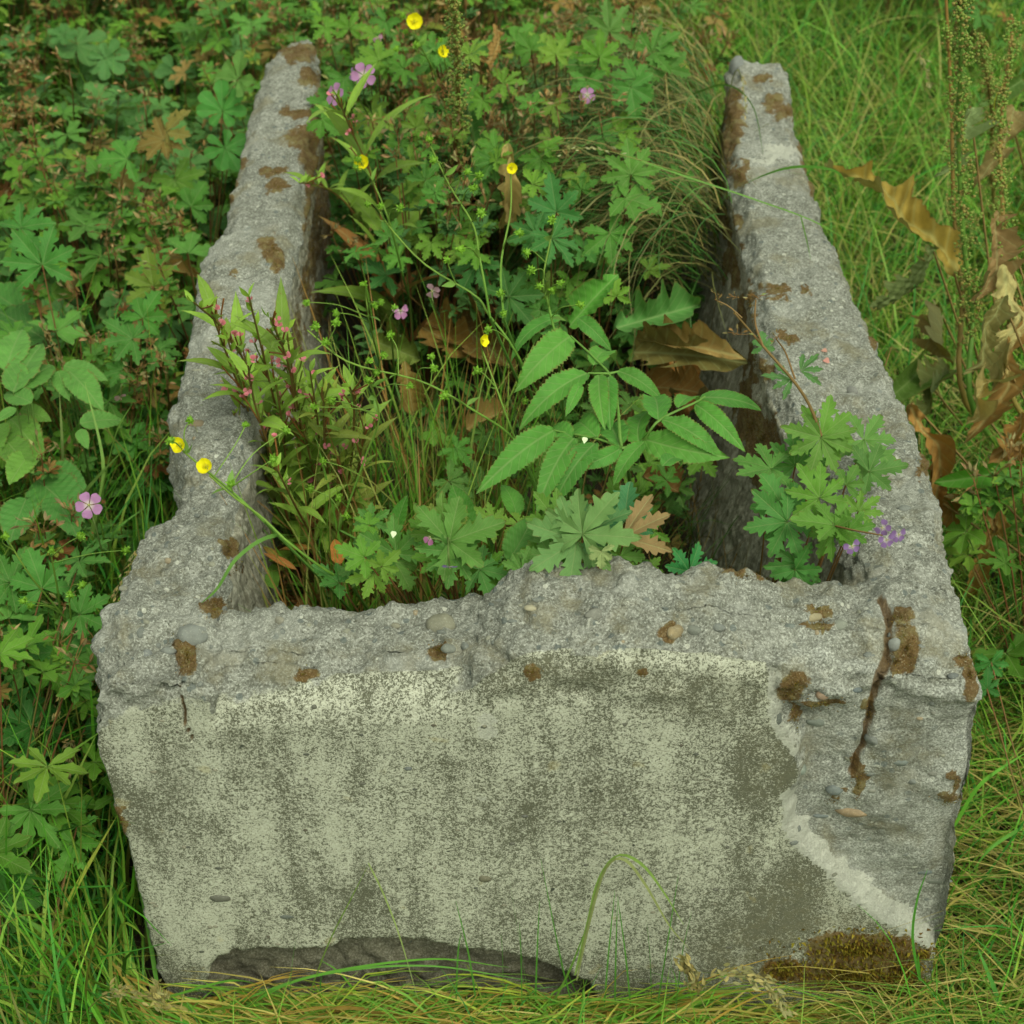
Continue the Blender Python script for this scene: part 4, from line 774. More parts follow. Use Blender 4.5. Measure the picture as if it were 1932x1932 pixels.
# ------------------------------------------------------------------ buttercups
def buttercup(label, mains, heads, flowers, rt):
    t = thing('buttercup', rt, label, 'plant'); sm = MB(); allp = []; rt = np.array(rt)
    for pts in mains:
        W = [PZ(x, y, z)-rt for x, y, z in pts]; P = tube(sm, W, .0017, .0010, (.13, .26, .05), 22, 5, col2=(.19, .27, .06)); allp += [p for p in P]
        tube(sm, [W[0], (W[0]*[.4, .4, .5]), [0, 0, 0]], .0018, .0019, (.11, .22, .05), 8, 5)
    A = np.array(allp); ax, ay, _ = proj(A+rt)
    for (x, y) in heads:
        d = np.hypot(ax-x, ay-y)+np.where(ay < y+12, 400, 0); j = int(np.argmin(d+rs.rand(len(d))*25)); zz = A[j, 2]+rt[2]+.02
        p = PZ(x, y, min(zz+.015, .8))-rt; m = (A[j]+p)/2+np.array([U(-.006, .006), U(-.006, .006), .006]); tube(sm, [A[j], m, p], .0009, .0006, (.17, .27, .06), 9, 4)
        h = MB(); seedhead(h, p, U(.0042, .0056)); h.build('seed_head', M_GRASS, t)
        if random.random() < .4: place(sm, R_(j, SMALL), A[j], [U(-1, 1), U(-1, 1), .4], rs.randn(3), .022, (.14, .24, .06), .2)
    for (x, y, z, r, axx) in flowers:
        p = PZ(x, y, z)-rt; d = np.hypot(ax-x, ay-y)+np.where(ay < y, 200, 0); j = int(np.argmin(d)); f = MB(); buttercup_flower(f, p, r, axx); f.build('flower', M_PETAL, t)
        tube(sm, [A[j], (A[j]+p)/2+[0, 0, -.004], p], .0010, .0007, (.16, .26, .06), 8, 4)
    sm.build('stem', M_GRASS, t); return t
buttercup('buttercup leaning left out of the trough with two open yellow flowers', [[(660, 1100, .48), (612, 1074, .52), (544, 1023, .57), (493, 975, .59), (442, 938, .60), (395, 897, .61)], [(500, 985, .58), (440, 930, .60), (380, 880, .605), (350, 855, .61)]],
          [(321, 830), (359, 792), (435, 913), (464, 801), (515, 866), (539, 812)], [(341, 840, .62, .0115, (-.3, -.75, .6)), (390, 882, .62, .0115, (-.2, -.6, .75))], (-.14, .3, .12))
buttercup('buttercup with long slanting stem and many green seed heads mid trough', [[(1019, 936, .45), (972, 832, .52), (893, 774, .58), (796, 720, .62), (659, 684, .66), (580, 623, .69)], [(1012, 930, .45), (965, 810, .53), (940, 742, .57), (911, 663, .61)], [(640, 1000, .4), (690, 860, .5), (715, 790, .56), (700, 720, .62)]],
          [(814, 672), (819, 695), (839, 746), (724, 670), (697, 681), (710, 704), (695, 717), (634, 607), (594, 616), (614, 645), (774, 728), (625, 756), (585, 922), (609, 870), (639, 938), (654, 974), (592, 768), (735, 632), (900, 700)], [(907, 642, .63, .0095, (.9, -.5, .3))], (.03, .42, .12))
buttercup('tall buttercup with slender upright stems above the compound leaf', [[(1034, 782, .5), (969, 657, .6), (922, 594, .64), (897, 558, .66), (803, 500, .69), (738, 432, .72), (717, 400, .73)], [(925, 600, .64), (915, 540, .68), (904, 482, .71), (893, 425, .73), (850, 353, .76), (812, 275, .78)], [(1050, 640, .60), (1034, 572, .63), (1025, 526, .66), (1039, 450, .7)], [(950, 600, .63), (945, 500, .66), (963, 400, .7), (964, 325, .73)]],
          [(810, 263), (882, 324), (904, 331), (893, 355), (908, 401), (1041, 414), (994, 477), (868, 470), (844, 490), (1017, 540), (1058, 533), (1042, 547), (944, 553), (920, 621), (951, 592), (755, 392), (717, 389), (693, 385), (980, 439), (978, 729), (990, 756), (818, 302), (1002, 510), (1095, 575)], [(964, 316, .74, .009, (.2, -.9, .3))], (.06, .65, .12))
buttercup('small buttercup group with thin stems at the inner left wall', [[(745, 720, .3), (740, 650, .45), (735, 600, .52)], [(720, 700, .35), (700, 620, .5), (690, 560, .55)]], [(686, 536), (719, 570), (706, 577), (744, 580), (634, 590), (578, 570)], [], (-.15, .75, .12))
buttercup('buttercup with one yellow flower standing above the rear left wall', [[(760, 520, .45), (738, 430, .56), (720, 380, .6), (700, 335, .63)]], [(672, 316), (675, 300)], [(684, 309, .65, .0125, (-.1, -.7, .6))], (-.18, 1.15, .12))
buttercup('pair of tall yellow buttercups at the top of the rear plants', [[(840, 210, .45), (825, 150, .56), (790, 80, .66)], [(850, 220, .45), (845, 150, .56), (838, 110, .63)]], [(760, 30), (766, 60), (748, 92), (785, 85), (830, 75)], [(781, 42, .70, .0155, (.1, -.8, .5)), (835, 97, .64, .0125, (.3, -.8, .4))], (-.08, 1.75, .0))
buttercup('buttercup with seed heads and no petals in the grass left of the trough', [[(165, 1240, .2), (125, 1170, .3), (60, 1090, .4), (15, 1020, .46)], [(115, 1160, .3), (108, 1110, .36), (97, 1050, .42)], [(135, 1220, .25), (133, 1160, .33), (130, 1130, .36)]], [(97, 1038), (133, 1123), (44, 1134), (58, 1143), (10, 1011), (155, 1104), (151, 1012), (238, 1038)], [], (-.62, .05, 0))

# ------------------------------------------------------------------ cranesbill flowers on stems
def bloom(label, x, y, z, r, ax, path, col=(.36, .16, .44), n=5):
    rt = PZ(*path[-1]); t = thing('cranesbill_flower', rt, label, 'flower'); p = PZ(x, y, z)-rt; f = MB(); cranes_flower(f, p, r, ax, col, n); f.build('petals', M_PETAL, t)
    s_ = MB(); tube(s_, [p-np.array([0, 0, .002])]+[PZ(*q)-rt for q in path], .0009, .0012, (.12, .17, .06), 12, 5); s_.build('stem', M_GRASS, t)
bloom('open mauve cranesbill flower with five petals in the grass left of the trough', 168, 953, .46, .0165, (.05, -.72, .7), [(185, 1010, .42), (200, 1080, .3), (205, 1120, .05)])
bloom('mauve cranesbill flower facing the camera above the rear left wall', 686, 142, .68, .0185, (.1, -.9, .4), [(690, 190, .6), (730, 260, .4)])
bloom('second mauve cranesbill flower just left of the brightest one at the rear left wall', 632, 178, .66, .0175, (-.6, -.5, .5), [(650, 220, .6), (720, 280, .4)])
bloom('half closed violet flower touching the brightest one at rear left', 664, 140, .665, .010, (-.8, -.3, .3), [(680, 190, .6), (725, 270, .4)], (.28, .16, .45), 4)
bloom('small mauve cranesbill flower on the rear right of the trough plants', 1108, 180, .62, .0125, (-.1, -.9, .4), [(1110, 230, .55), (1100, 300, .3)])
bloom('magenta flower in the dark middle left of the trough', 755, 586, .46, .013, (.5, -.6, .4), [(750, 640, .38), (745, 700, .2)], (.42, .17, .45), 4)
bloom('pale small cranesbill flower hanging under the buttercup stem', 815, 549, .52, .012, (-.2, -.8, -.1), [(820, 580, .5), (850, 640, .3)], (.40, .22, .40), 4)
bloom('faded pale purple flower drooping in the grass by the left wall', 228, 750, .40, .010, (.2, -.6, -.4), [(230, 725, .42), (255, 730, .3), (270, 760, .05)], (.42, .24, .42), 3)
bloom('tiny pink flower at the far left behind the tall stems', 712, 70, .6, .010, (-.4, -.8, .2), [(718, 110, .55), (740, 180, .3)], (.42, .2, .42), 3)
bloom('single folded mauve petal by the front rim', 812, 1013, .60, .009, (-.5, -.5, .6), [(830, 1020, .59), (850, 1040, .5)], (.36, .12, .34), 2)
bloom('drooping faded violet flower head hanging over the front leaves', 848, 1068, .58, .009, (0, -.5, -.8), [(846, 1040, .6), (846, 1010, .58)], (.16, .10, .34), 4)

# withered flower sprays
def spray(label, x, y, z, s, n, path):
    rt = PZ(*path[-1]); t = thing('withered_flower_head', rt, label, 'flower'); s_ = MB(); p = PZ(x, y, z)-rt; tube(s_, [p]+[PZ(*q)-rt for q in path], .0010, .0016, (.20, .11, .055), 12, 5); s_.build('stem', M_GRASS, t)
    b = MB()
    for i in range(n): bracts(b, p+rs.randn(3)*[.018, .018, .012]*s, s, n=6)
    b.build('bracts', M_DRY, t)
for i, (x, y, z, s, d_) in enumerate([(200, 450, .42, 1, 'left of the wall step'), (215, 470, .40, .8, 'just below the one by the wall step'), (275, 700, .38, 1, 'beside the narrow grass gap at the wall'), (310, 690, .38, .8, 'against the left wall edge'), (60, 220, .5, 1, 'near the upper left corner'), (130, 130, .55, 1, 'in the top left thicket'), (270, 180, .5, 1, 'above the red tinged leaves'),
                                    (850, 230, .6, 1, 'among rear trough plants, left'), (950, 215, .62, 1.1, 'among rear trough plants, middle'), (1050, 200, .62, 1, 'left of the small mauve flower'), (1130, 210, .6, 1, 'right of the small mauve flower'), (860, 370, .55, 1, 'over the dark leaves mid trough'), (780, 270, .6, .9, 'beside the reddish rear stem'), (1180, 80, .6, 1, 'at the top behind the trough'), (900, 60, .6, 1, 'at the top behind the yellow flowers')]):
    spray('dry brownish flower spray '+d_, x, y, z, s, 3, [(x+8, y+60, z-.08), (x+10, y+150, .12 if x > 600 else .0)])

# ------------------------------------------------------------------ docks on the right
def dock(label, rt, stems, leaves):
    t = thing('dock_plant', rt, label, 'plant'); rt = np.array(rt, float)
    for (pts, c, c2, seeds) in stems:
        s_ = MB(); P = tube(s_, [np.zeros(3)]+[PZ(*q)-rt for q in pts], .0048, .0022, c, 26, 7, col2=c2); s_.build('stem', M_GRASS, t)
        if seeds:
            m = MB()
            for i in range(8, 26):
                for _ in range(int(5*seeds)):
                    b = P[min(25, i)]+(P[min(25, i)]-P[i-1])*U(-.5, .5); d = nrm(rs.randn(3)+[0, 0, .7]); ln = U(.004, .035)*(1.1-i/40)
                    if random.random() < .4: tube(m, [b, b+d*ln], .0004, .0003, (.16, .22, .05), 3, 3)
                    for w_ in range(9):
                        q = b+d*ln*U(.3, 1)+rs.randn(3)*.004; ball(m, q, U(.0013, .0024), random.choice([(.17, .25, .06), (.22, .26, .07), (.26, .20, .07)]), spike=.3)
            m.build('seed_spike', M_GRASS, t)
    for (b_, t_, wd, c, z0, z1, sd_, wv) in leaves:
        p = PZ(*b_, z0); q = PZ(*t_, z1); d = q-p; ln = np.linalg.norm(d); random.seed(sd_)
        T = t_blade(wd*(.72 if wv > .3 else .85), 110, 13, 'dock', .012, U(20, 60), .35, wv*1.1, 3.2, seed=sd_, ragged=.42 if wv > .3 else .05, curl=U(-1, 2.5), side=U(-.2, .2)); V_ = T[0]; V_[:, 2] += (.010*np.sin(V_[:, 1]*31+V_[:, 0]*60)+.008*np.sin(V_[:, 1]*59-V_[:, 0]*90)) if wv > .3 else 0; V_[:, 0] += smoothrand(rs, np.linspace(0, 1, 110), 5, .05).repeat(13) if wv > .3 else 0; m = MB(); place(m, T, p-rt, d+UP*.25*ln, TOCAM+rs.randn(3)*.35, ln*1.12, np.array(c)*(.92 if wv > .3 else 1), .1); m.build('leaf', M_DRY if wv > .3 else M_LEAF, t)
        s_ = MB(); tube(s_, [p-rt, (p-rt)*[.5, .5, .4], [0, 0, 0]], .0018, .0025, (.24, .15, .07), 10, 5); s_.build('petiole', M_GRASS, t)
dock('tall green dock with a thin seeding spire at the upper right', (.86, 1.0, 0), [([(1838, 780, .3), (1835, 600, .42), (1818, 450, .55), (1808, 250, .72), (1815, 60, .88), (1812, -60, .95)], (.12, .24, .05), (.15, .25, .06), 1.7), ([(1822, 760, .28), (1815, 560, .4), (1800, 400, .5), (1795, 200, .65), (1785, 0, .8)], (.22, .16, .05), (.26, .14, .05), .5)],
     [((1800, 515), (1600, 325), .13, (.27, .18, .045), .46, .5, 3, .5), ((1760, 470), (1700, 620), .2, (.12, .15, .06), .42, .36, 4, .35), ((1830, 200), (1815, 330), .22, (.16, .20, .10), .6, .52, 5, .35), ((1735, 700), (1700, 760), .3, (.12, .2, .05), .28, .28, 6, .2), ((1780, 600), (1740, 690), .25, (.20, .14, .05), .3, .28, 16, .5)])
dock('withered dock with curled tan and rust leaves at the right edge beside the wall', (.98, .62, 0), [([(1915, 760, .3), (1905, 600, .42), (1895, 450, .52), (1888, 250, .64), (1910, 60, .75)], (.22, .17, .05), (.26, .15, .05), 1.3)],
     [((1925, 560), (1915, 820), .12, (.28, .15, .055), .46, .32, 33, .6), ((1760, 860), (1800, 1010), .15, (.24, .12, .04), .3, .2, 34, .6), ((1905, 500), (1895, 740), .12, (.42, .33, .17), .5, .36, 7, .4), ((1900, 690), (1830, 790), .18, (.38, .28, .14), .4, .34, 8, .5), ((1905, 800), (1870, 985), .13, (.26, .13, .05), .38, .28, 9, .5), ((1885, 940), (1850, 1140), .11, (.30, .17, .05), .30, .16, 10, .5), ((1720, 760), (1790, 960), .12, (.30, .15, .05), .38, .25, 11, .6), ((1890, 400), (1870, 560), .18, (.25, .15, .08), .55, .46, 12, .6), ((1890, 560), (1850, 700), .16, (.17, .14, .06), .5, .42, 13, .5), ((1935, 880), (1795, 945), .16, (.08, .22, .035), .34, .3, 14, .15), ((1880, 1010), (1880, 1125), .18, (.08, .21, .04), .28, .2, 15, .15), ((1780, 950), (1850, 940), .15, (.25, .13, .05), .26, .24, 17, .6), ((1800, 700), (1730, 770), .25, (.15, .16, .06), .3, .26, 18, .4), ((1930, 780), (1900, 900), .2, (.24, .12, .04), .4, .33, 19, .6)])
dock('slender dock stem with sparse brown seeds near the top right corner', (1.1, 1.6, 0), [([(1890, 420, .2), (1870, 200, .5), (1850, 80, .7)], (.2, .16, .05), (.25, .17, .07), 1.3)],
     [((1900, 200), (1895, 330), .2, (.2, .14, .07), .5, .42, 20, .5), ((1930, 150), (1870, 210), .2, (.10, .17, .05), .5, .46, 21, .2)])
dock('dock with seeding tops rising behind the trough plants at the top middle', (-.05, 1.7, 0), [([(870, 330, .45), (865, 220, .6), (862, 120, .75), (855, 0, .9)], (.26, .13, .05), (.24, .17, .06), 1.3)], [((905, 120), (985, 90), .2, (.24, .13, .05), .6, .6, 22, .4), ((900, 300), (880, 180), .12, (.07, .17, .05), .5, .6, 23, .2)])

# ------------------------------------------------------------------ further hero leaves
BIGC = [('broad pale green cranesbill leaf pair leaning to the right over the rear trough', (.16, 1.25, .12), [(1190, 330, .58, 78, 100, PALH[0], (.085, .20, .055), .5), (1180, 375, .56, 90, -20, PALH[1], (.075, .19, .05), .5), (1150, 440, .52, 75, -60, PALH[2], (.06, .17, .04), .5), (1225, 510, .45, 40, 10, PALH[3], (.11, .2, .04), .5), (1285, 335, .5, 50, -100, PALH[5], (.07, .19, .05), .5)]),
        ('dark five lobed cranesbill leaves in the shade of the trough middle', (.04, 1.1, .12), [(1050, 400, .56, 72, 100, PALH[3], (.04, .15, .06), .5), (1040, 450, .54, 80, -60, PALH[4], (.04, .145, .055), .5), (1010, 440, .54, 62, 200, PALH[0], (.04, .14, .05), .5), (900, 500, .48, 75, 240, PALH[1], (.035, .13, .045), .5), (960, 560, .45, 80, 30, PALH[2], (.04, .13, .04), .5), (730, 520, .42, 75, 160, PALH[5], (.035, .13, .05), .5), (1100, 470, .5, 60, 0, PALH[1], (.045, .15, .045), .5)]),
        ('cranesbill with drooping star shaped leaf beside the hanging grass', (.2, 1.6, .0), [(1190, 165, .60, 72, -80, PALH[1], (.06, .18, .055), .4), (1200, 150, .60, 62, 190, PALH[2], (.06, .17, .05), .5), (1230, 100, .6, 75, 30, PALH[4], (.07, .18, .05), .5), (1260, 130, .58, 60, 100, PALH[3], (.08, .2, .06), .5), (1150, 60, .62, 70, 100, PALH[0], (.09, .19, .07), .5)]),
        ('pair of big rounded leaves against the outer edge of the rear left wall', (-.62, 1.35, 0), [(420, 210, .45, 55, 90, ROUND[0], (.05, .18, .055), .6), (425, 280, .42, 55, -60, ROUND[1], (.05, .18, .055), .6), (360, 390, .36, 65, 60, PALH[1], (.06, .18, .04), .6), (450, 150, .5, 60, 80, ROUND[2], (.09, .19, .07), .7), (350, 460, .33, 70, -100, PALH[3], (.055, .18, .035), .6)]),
        ('large red and orange tinged cranesbill leaf left of the wall', (-.85, 1.3, 0), [(315, 250, .46, 72, 60, PALH[2], (.14, .115, .045), .5), (310, 265, .45, 68, 200, PALH[4], (.15, .10, .04), .5), (330, 340, .38, 70, -60, PALH[5], (.09, .19, .04), .5), (240, 300, .44, 70, 180, PALH[1], (.06, .18, .045), .5)]),
        ('cranesbill with pale green toothed leaves low on the left edge of the photo', (-.75, -.05, 0), [(80, 1110, .33, 95, 110, PALH[1], (.06, .19, .055), .5), (150, 1060, .36, 80, 40, PALH[0], (.07, .19, .06), .5), (40, 1200, .28, 100, 200, PALH[2], (.05, .17, .05), .5), (120, 1230, .28, 90, -60, PALH[3], (.05, .17, .05), .5), (20, 1100, .33, 90, 160, PALH[4], (.06, .18, .05), .5), (150, 1160, .32, 75, 0, PALH[5], (.06, .18, .05), .5)]),
        ('dark cranesbill clump under the grass left of the front face', (-.7, -.12, 0), [(60, 1370, .22, 110, 120, PALH[0], (.04, .15, .045), .5), (170, 1350, .2, 70, 20, PALH[1], (.04, .15, .04), .5), (30, 1420, .2, 90, 230, PALH[2], (.04, .14, .04), .5), (200, 1270, .22, 60, 50, PALH[4], (.045, .16, .04), .5)]),
        ('lone translucent cranesbill leaf in the grass near the lower left', (-.62, -.15, 0), [(140, 1590, .17, 72, -110, PALH[3], (.08, .22, .05), .4), (145, 1560, .17, 62, 70, PALH[4], (.07, .21, .05), .5), (20, 1620, .12, 80, 60, OVA[1], (.06, .18, .045), .5), (0, 1710, .10, 90, 100, ROUND[0], (.06, .18, .05), .5)]),
        ('small cranesbill leaves in the grass right of the front corner', (.68, .0, 0), [(1862, 1300, .25, 40, 90, PALH[3], (.035, .15, .05), .5), (1870, 1250, .25, 45, -80, PALH[2], (.04, .16, .05), .5)]),
        ('cranesbill growing between grass and wall, leaves half hidden, left middle', (-.66, .75, 0), [(250, 640, .40, 75, 150, PALH[0], (.06, .18, .055), .5), (270, 600, .42, 70, 60, PALH[1], (.055, .18, .04), .5), (290, 540, .40, 70, 100, PALH[3], (.12, .18, .04), .5), (230, 700, .36, 50, 200, PALH[4], (.05, .16, .04), .5), (300, 660, .38, 60, -30, PALH[2], (.06, .17, .05), .5), (80, 500, .46, 90, 100, PALH[5], (.05, .17, .05), .5), (40, 430, .48, 80, 30, PALH[2], (.05, .17, .05), .5)])]
for lb, rt, lv in BIGC: hero('cranesbill_plant', lb, 'plant', rt, lv)

# ------------------------------------------------------------------ tufts and single stalks
def blades(label, rt, lst, name='grass_tuft', cat='grass'):
    t = thing(name, rt, label, cat); rt = np.array(rt, float)
    for (pts, wd, c) in lst:
        W = curve([PZ(*q)-rt for q in pts], 24); tg = np.gradient(W, axis=0); sd_ = np.cross(tg, TOCAM+rs.randn(3)*.7); sd_ /= np.linalg.norm(sd_, axis=1)[:, None]+1e-9
        tt = np.linspace(0, 1, 24); h = (wd/2*(1-tt**3)*np.minimum(1, .5+tt*4)+.0002)[:, None]; V = np.stack([W-sd_*h, W+np.array([0, 0, -.15])*h, W+sd_*h], 1).reshape(-1, 3); m = MB(); m.add(V, grid_tris(24, 3), c); m.build('blade', M_GRASS, t)
    return t
def fy0(x, y, off=.03): p = PY(x, y, -off); return (x, y, p[2])
blades('arching broad grass blade bent over in front of the trough face', PY(1090, 1850, -.03), [([fy0(1085, 1840), fy0(1110, 1740), fy0(1130, 1660), fy0(1165, 1614), fy0(1210, 1630), fy0(1250, 1680), fy0(1290, 1745)], .0046, (.19, .27, .09)), ([fy0(1088, 1850), fy0(1112, 1740), fy0(1140, 1645), fy0(1175, 1620), fy0(1215, 1665), fy0(1262, 1745), fy0(1300, 1790)], .0040, (.23, .24, .13)), ([fy0(1040, 1900), fy0(1075, 1830), fy0(1110, 1740)], .006, (.13, .25, .05))])
blades('thin stalk snapped into a sharp peak in front of the face', PY(600, 1830, -.03), [([fy0(582, 1880), fy0(620, 1780), fy0(660, 1700), fy0(695, 1632)], .0020, (.17, .25, .07)), ([fy0(695, 1628), fy0(725, 1690), fy0(755, 1770), fy0(790, 1890)], .0018, (.28, .33, .16))])
blades('slender green sprigs standing before the middle of the face', PY(980, 1850, -.03), [([fy0(a, 1900), fy0(a+b*.4, 1800), fy0(a+b, c)], .0016, (.07, .2, .035)) for a, b, c in [(985, -5, 1740), (1000, -40, 1650), (950, -5, 1760), (1010, 8, 1700), (1080, -60, 1620), (1140, 20, 1680), (1160, 5, 1700), (1190, -25, 1690), (1240, 40, 1650), (1260, 20, 1700), (1275, 30, 1720), (1230, -10, 1740), (900, -40, 1700), (860, 10, 1760)]])
blades('single bright green curved blade before the pale chip at the right corner', PY(1725, 1840, -.03), [([fy0(1735, 1850), fy0(1722, 1770), fy0(1730, 1700), fy0(1750, 1640)], .0032, (.07, .22, .035)), ([fy0(1735, 1850), fy0(1732, 1800)], .003, (.07, .22, .035))])
blades('short tuft leaning left at the bottom left of the face', PY(500, 1850, -.03), [([fy0(545, 1900), fy0(550, 1830), fy0(558, 1770)], .0015, (.08, .2, .04)), ([fy0(320, 1880), fy0(440, 1850), fy0(520, 1870)], .003, (.10, .24, .04)), ([fy0(420, 1930), fy0(560, 1850), fy0(800, 1810), fy0(960, 1825)], .003, (.10, .25, .04)), ([fy0(420, 1900), fy0(600, 1840), fy0(800, 1822), fy0(1000, 1850)], .0026, (.09, .22, .04))])
blades('long grass blades arching across the rear end of the right wall', (.5, 1.5, 0), [([(1350, 385, .50), (1420, 340, .56), (1500, 315, .58), (1580, 325, .56), (1600, 370, .5)], .005, (.08, .2, .04)), ([(1345, 400, .5), (1400, 345, .55), (1480, 325, .57), (1560, 350, .55), (1590, 420, .45)], .004, (.08, .19, .05)), ([(1300, 180, .5), (1370, 160, .56), (1420, 200, .56), (1440, 290, .53)], .003, (.09, .18, .05))])
blades('very long thin grass stem lying across the right wall', (.9, 1.2, 0), [([(1185, 295, .62), (1300, 335, .60), (1420, 375, .575), (1560, 430, .545), (1680, 520, .40)], .0022, (.12, .24, .05)), ([(1510, 405, .56), (1520, 445, .545), (1530, 490, .535)], .002, (.11, .21, .05))])
blades('narrow blade drooping over the inner left corner of the trough', (-.25, .3, .12), [([(620, 1020, .5), (520, 1010, .57), (450, 1050, .58), (410, 1110, .55), (380, 1138, .53)], .0045, (.10, .2, .05))])
blades('pale upright grass blades rising in front of the ground elder at left', (-.75, .25, 0), [([(150, 1180, .1), (175, 1000, .28), (195, 880, .38), (160, 720, .48)], .006, (.17, .27, .08)), ([(160, 1180, .1), (185, 980, .3), (215, 830, .42), (250, 760, .46)], .006, (.15, .26, .07)), ([(60, 1150, .1), (140, 960, .3), (230, 850, .42)], .006, (.16, .25, .08)), ([(115, 980, .2), (118, 860, .34), (112, 740, .44)], .006, (.22, .27, .12)), ([(200, 1160, .1), (205, 1050, .25), (220, 1000, .30), (270, 960, .32)], .005, (.10, .22, .05))])
blades('long yellow green blades crossing the lower left corner', (-.72, -.15, 0), [([(40, 1900, -.02), (130, 1700, .12), (220, 1540, .22)], .006, (.28, .30, .06)), ([(0, 1640, .05), (90, 1560, .16), (185, 1380, .27)], .006, (.2, .28, .06)), ([(10, 1520, .1), (60, 1470, .2), (205, 1370, .28)], .006, (.15, .27, .05)), ([(240, 1900, -.03), (235, 1750, .06), (180, 1640, .14)], .005, (.13, .27, .04)), ([(300, 1880, -.03), (270, 1700, .08), (225, 1500, .2)], .005, (.11, .26, .05)), ([(0, 1700, .03), (120, 1740, .1), (190, 1750, .1)], .006, (.12, .26, .05)), ([(150, 1900, -.03), (100, 1780, .08), (0, 1700, .12)], .006, (.13, .28, .05))])
blades('broad green blades leaning over the straw at the right edge', (.8, .1, 0), [([(1800, 1560, .08), (1850, 1480, .15), (1935, 1420, .18)], .006, (.11, .28, .04)), ([(1830, 1650, .02), (1870, 1500, .14), (1890, 1330, .25), (1900, 1240, .3)], .005, (.14, .27, .06)), ([(1900, 1930, -.03), (1870, 1850, .03), (1845, 1790, .07)], .006, (.09, .25, .06)), ([(1850, 1600, .03), (1858, 1420, .14), (1860, 1350, .2)], .005, (.16, .26, .05)), ([(1930, 1560, .1), (1870, 1600, .1), (1830, 1650, .06)], .005, (.1, .24, .05))])
random.seed(9); rs.seed(9)
hang = MB(); n = 1300; xx = rs.uniform(.20, .34, n)+0; yy = rs.uniform(1.0, 1.62, n)
B = np.stack([xx-.02*(yy < 1.3), yy, rs.uniform(.34, .50, n)], 1)
grass_mesh(hang, B, rs.uniform(.18, .42, n), np.pi+rs.randn(n)*.5, np.radians(rs.uniform(20, 75, n)), np.radians(rs.uniform(-100, -75, n)), rs.uniform(.0012, .003, n), cols(n, [(.05, .13, .035), (.07, .17, .04), (.17, .15, .07), (.22, .17, .08), (.12, .12, .05)]), K=9, clamp=False)
tag(hang.build('grass', M_GRASS), 'shaggy grass hanging down inside the rear right wall of the trough', 'grass', kind='stuff')
im = MB(); n = 480; B = np.stack([rs.uniform(-.30, -.02, n), rs.uniform(.2, .75, n), np.full(n, .11)], 1)
grass_mesh(im, B, rs.uniform(.25, .46, n), rs.uniform(0, 6.28, n), np.radians(rs.uniform(66, 90, n)), np.radians(rs.uniform(35, 90, n)), rs.uniform(.002, .0048, n), cols(n, [(.11, .25, .035), (.20, .28, .06), (.28, .15, .06), (.10, .22, .03), (.26, .26, .09)]), clamp=False)
tag(im.build('grass', M_GRASS), 'upright yellow green and reddish stalks crowding the left front of the trough', 'grass', kind='stuff')
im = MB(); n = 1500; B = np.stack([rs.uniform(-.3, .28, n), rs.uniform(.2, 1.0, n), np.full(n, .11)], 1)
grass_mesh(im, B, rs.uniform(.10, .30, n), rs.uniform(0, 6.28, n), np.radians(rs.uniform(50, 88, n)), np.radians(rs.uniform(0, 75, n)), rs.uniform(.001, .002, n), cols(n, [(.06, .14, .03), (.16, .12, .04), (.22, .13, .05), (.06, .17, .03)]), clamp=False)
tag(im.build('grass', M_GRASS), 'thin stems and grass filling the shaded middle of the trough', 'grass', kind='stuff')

def seedstalk(label, pts, z, hl, col=(.36, .26, .13), dense=1.0, s=1.0):
    W = [PZ(*q) for q in pts]; rt = W[0]; t = thing('grass_stalk', rt, label, 'grass'); sm_ = MB(); P = tube(sm_, [q-rt for q in W], .0008, .0005, (.22, .22, .08), 24, 4); sm_.build('stem', M_GRASS, t); m = MB(); k0 = int(24*(1-hl))
    for i in range(k0, 24):
        for _ in range(int(5*dense)):
            ax = nrm(P[min(23, i+1)]-P[i-1]); d = nrm(ax+rs.randn(3)*.45); q = P[i]+rs.randn(3)*.003*s; place(m, R_(i, SMALL), q, d, rs.randn(3), U(.006, .010)*s, col, .25)
    m.build('seed_head', M_DRY, t)
seedstalk('tan oat like seed head in the left grass beside the face, hanging at an angle', [(60, 1500, .1), (110, 1350, .25), (130, 1260, .32), (105, 1350, .27)], 0, .4)
seedstalk('brown drooping grass seed head beside the left face edge', [(90, 1700, .05), (150, 1500, .15), (135, 1400, .22), (128, 1520, .17)], 0, .45, (.25, .16, .08))
seedstalk('tan seed head curving at the far left above the cranesbill', [(215, 1150, .2), (235, 1070, .34), (260, 1040, .36), (215, 1130, .34)], 0, .4)
seedstalk('dense pale seed head at the bottom right of the photo', [(1380, 1990, -.0), (1330, 1900, .05), (1310, 1850, .10), (1290, 1820, .12)], 0, .5, (.32, .24, .12), 2.0, 1.4)
seedstalk('drooping tan spikelets spreading right of the dense pale seed head', [(1280, 1930, .02), (1340, 1850, .1), (1420, 1840, .10), (1480, 1900, .06)], 0, .6, (.38, .29, .15), 1.6, 1.4)
seedstalk('tan spikelets at the lower left rim of the photo', [(100, 1990, .02), (180, 1890, .12), (230, 1870, .14), (310, 1895, .14)], 0, .5, (.33, .25, .12), 1.2, 1.2)
seedstalk('upright tan spikelet before the left foot of the face', [(310, 1990, .02), (305, 1900, .08), (300, 1870, .10)], 0, .5, (.36, .28, .13), 1.2, 1.4)
seedstalk('hanging pale seed head above the rear right foliage', [(1190, 180, .5), (1195, 100, .62), (1215, 20, .70), (1185, 120, .60)], 0, .5, (.34, .28, .18))
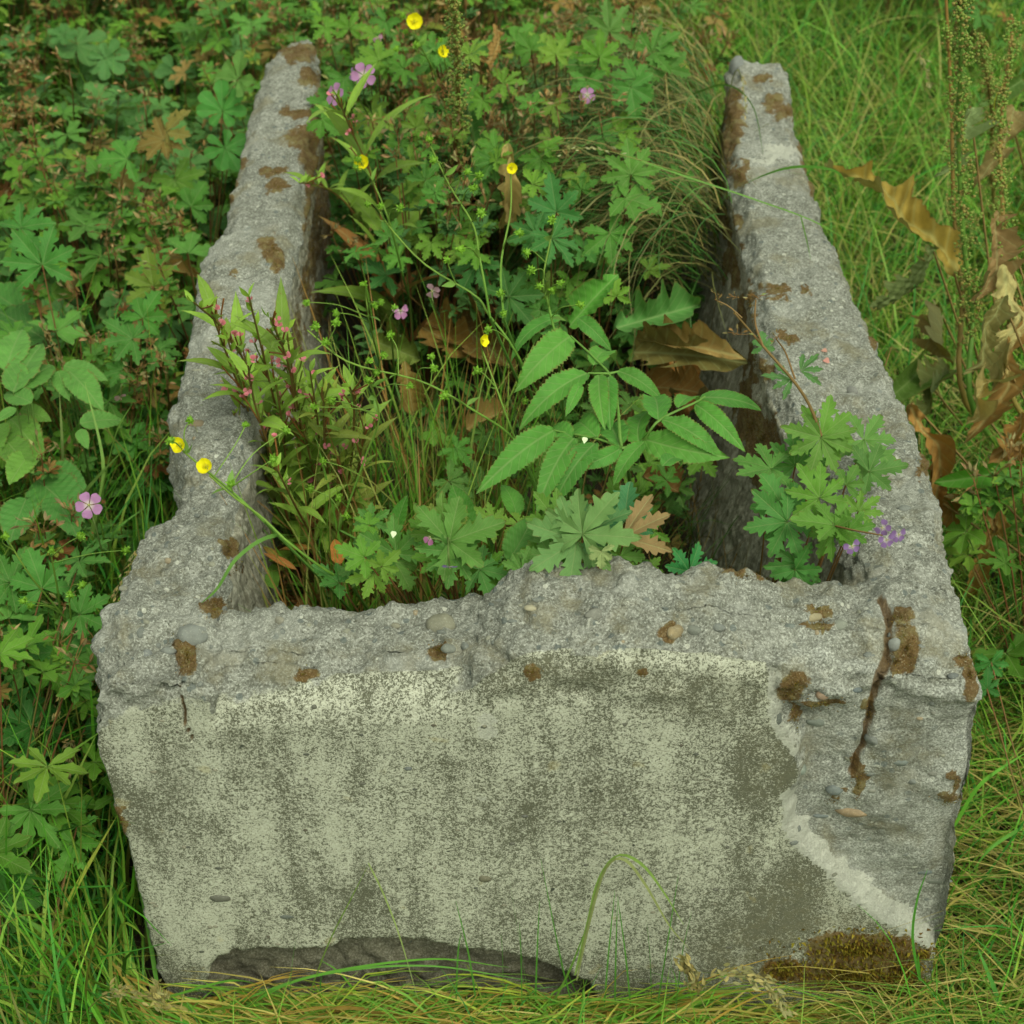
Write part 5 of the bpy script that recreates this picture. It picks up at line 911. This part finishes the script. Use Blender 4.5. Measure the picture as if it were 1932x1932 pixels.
seedstalk('two tan seed heads hanging over the far end of the right wall', [(1360, 250, .4), (1385, 140, .6), (1400, 150, .6), (1408, 215, .56)], 0, .4, (.38, .28, .15), .7, .8)
seedstalk('fine open panicle over the rear trough plants', [(1300, 330, .58), (1200, 300, .62), (1120, 280, .64), (1040, 285, .64)], 0, .6, (.38, .33, .22), .35, 1.0)
seedstalk('brown seed spike rising among the ground elder', [(130, 900, .1), (130, 760, .35), (115, 680, .42), (80, 610, .48)], 0, .45, (.22, .14, .07))
seedstalk('straw seed head hanging by the right edge near the dock', [(1760, 300, .3), (1745, 180, .5), (1735, 100, .58), (1755, 160, .54)], 0, .4, (.33, .27, .15))
for (x, y, h_) in [(740, 1016, 0), (1102, 838, 0)]:
    pass
# fallen petals on the wall
for i, (x, y, c, lb) in enumerate([(1547, 664, (.50, .24, .26), 'upper of two fallen pink petals lying on the right wall'), (1550, 682, (.52, .22, .26), 'lower of two fallen pink petals lying on the right wall')]):
    p, nn = hit(x, y); m = MB(); place(m, PET_G, np.zeros(3), [1, .2, .0], nn, .010, c); o = m.build('petal', M_PETAL); o.location = (p+nn*.002).tolist(); tag(o, lb, 'petal')
for (x, y, z, lb) in [(741, 1016, .56, 'white petal fleck on a leaf at the front left rim'), (1102, 838, .59, 'white petal resting on the compound leaf')]:
    m = MB(); place(m, PET_G, np.zeros(3), idir(80), TOCAM, .008, (.75, .76, .72)); o = m.build('petal', M_PETAL); o.location = PZ(x, y, z+.006).tolist(); tag(o, lb, 'petal')
# caterpillar on the withered dock
m = MB(); tube(m, [PZ(1876, 205, .60), PZ(1880, 182, .62), PZ(1893, 160, .635)], .0016, .0016, (.42, .42, .06), 10, 6); tube(m, [PZ(1877, 205, .602), PZ(1881, 182, .622), PZ(1894, 160, .637)], .0007, .0007, (.02, .02, .01), 10, 5)
o = m.build('caterpillar', M_PETAL); tag(o, 'thin black and yellow striped caterpillar on a withered dock leaf', 'caterpillar')

# look-alikes within one spot are told apart by their order going down the picture
bylab = {}
for o in C.collection.objects:
    if o.parent is None and o.get('label') and o.get('kind') is None: bylab.setdefault(o['label'], []).append(o)
ORD = ['topmost', 'second', 'third', 'fourth', 'fifth', 'sixth', 'seventh', 'eighth', 'ninth', 'tenth', 'eleventh', 'twelfth', 'thirteenth', 'fourteenth', 'fifteenth']
for o in C.collection.objects:
    if o.get('label') and len(o['label'].split()) > 14: print('LONG', len(o['label'].split()), o['label'])
for lb, os_ in bylab.items():
    if len(os_) < 2 or len(os_) > 15: continue
    os_.sort(key=lambda o: proj(np.array(o.location)+[0, 0, .25])[1])
    for i, o in enumerate(os_): o['label'] = lb+(', topmost' if i == 0 else ', lowest' if i == len(os_)-1 else ', '+ORD[i]+' down')
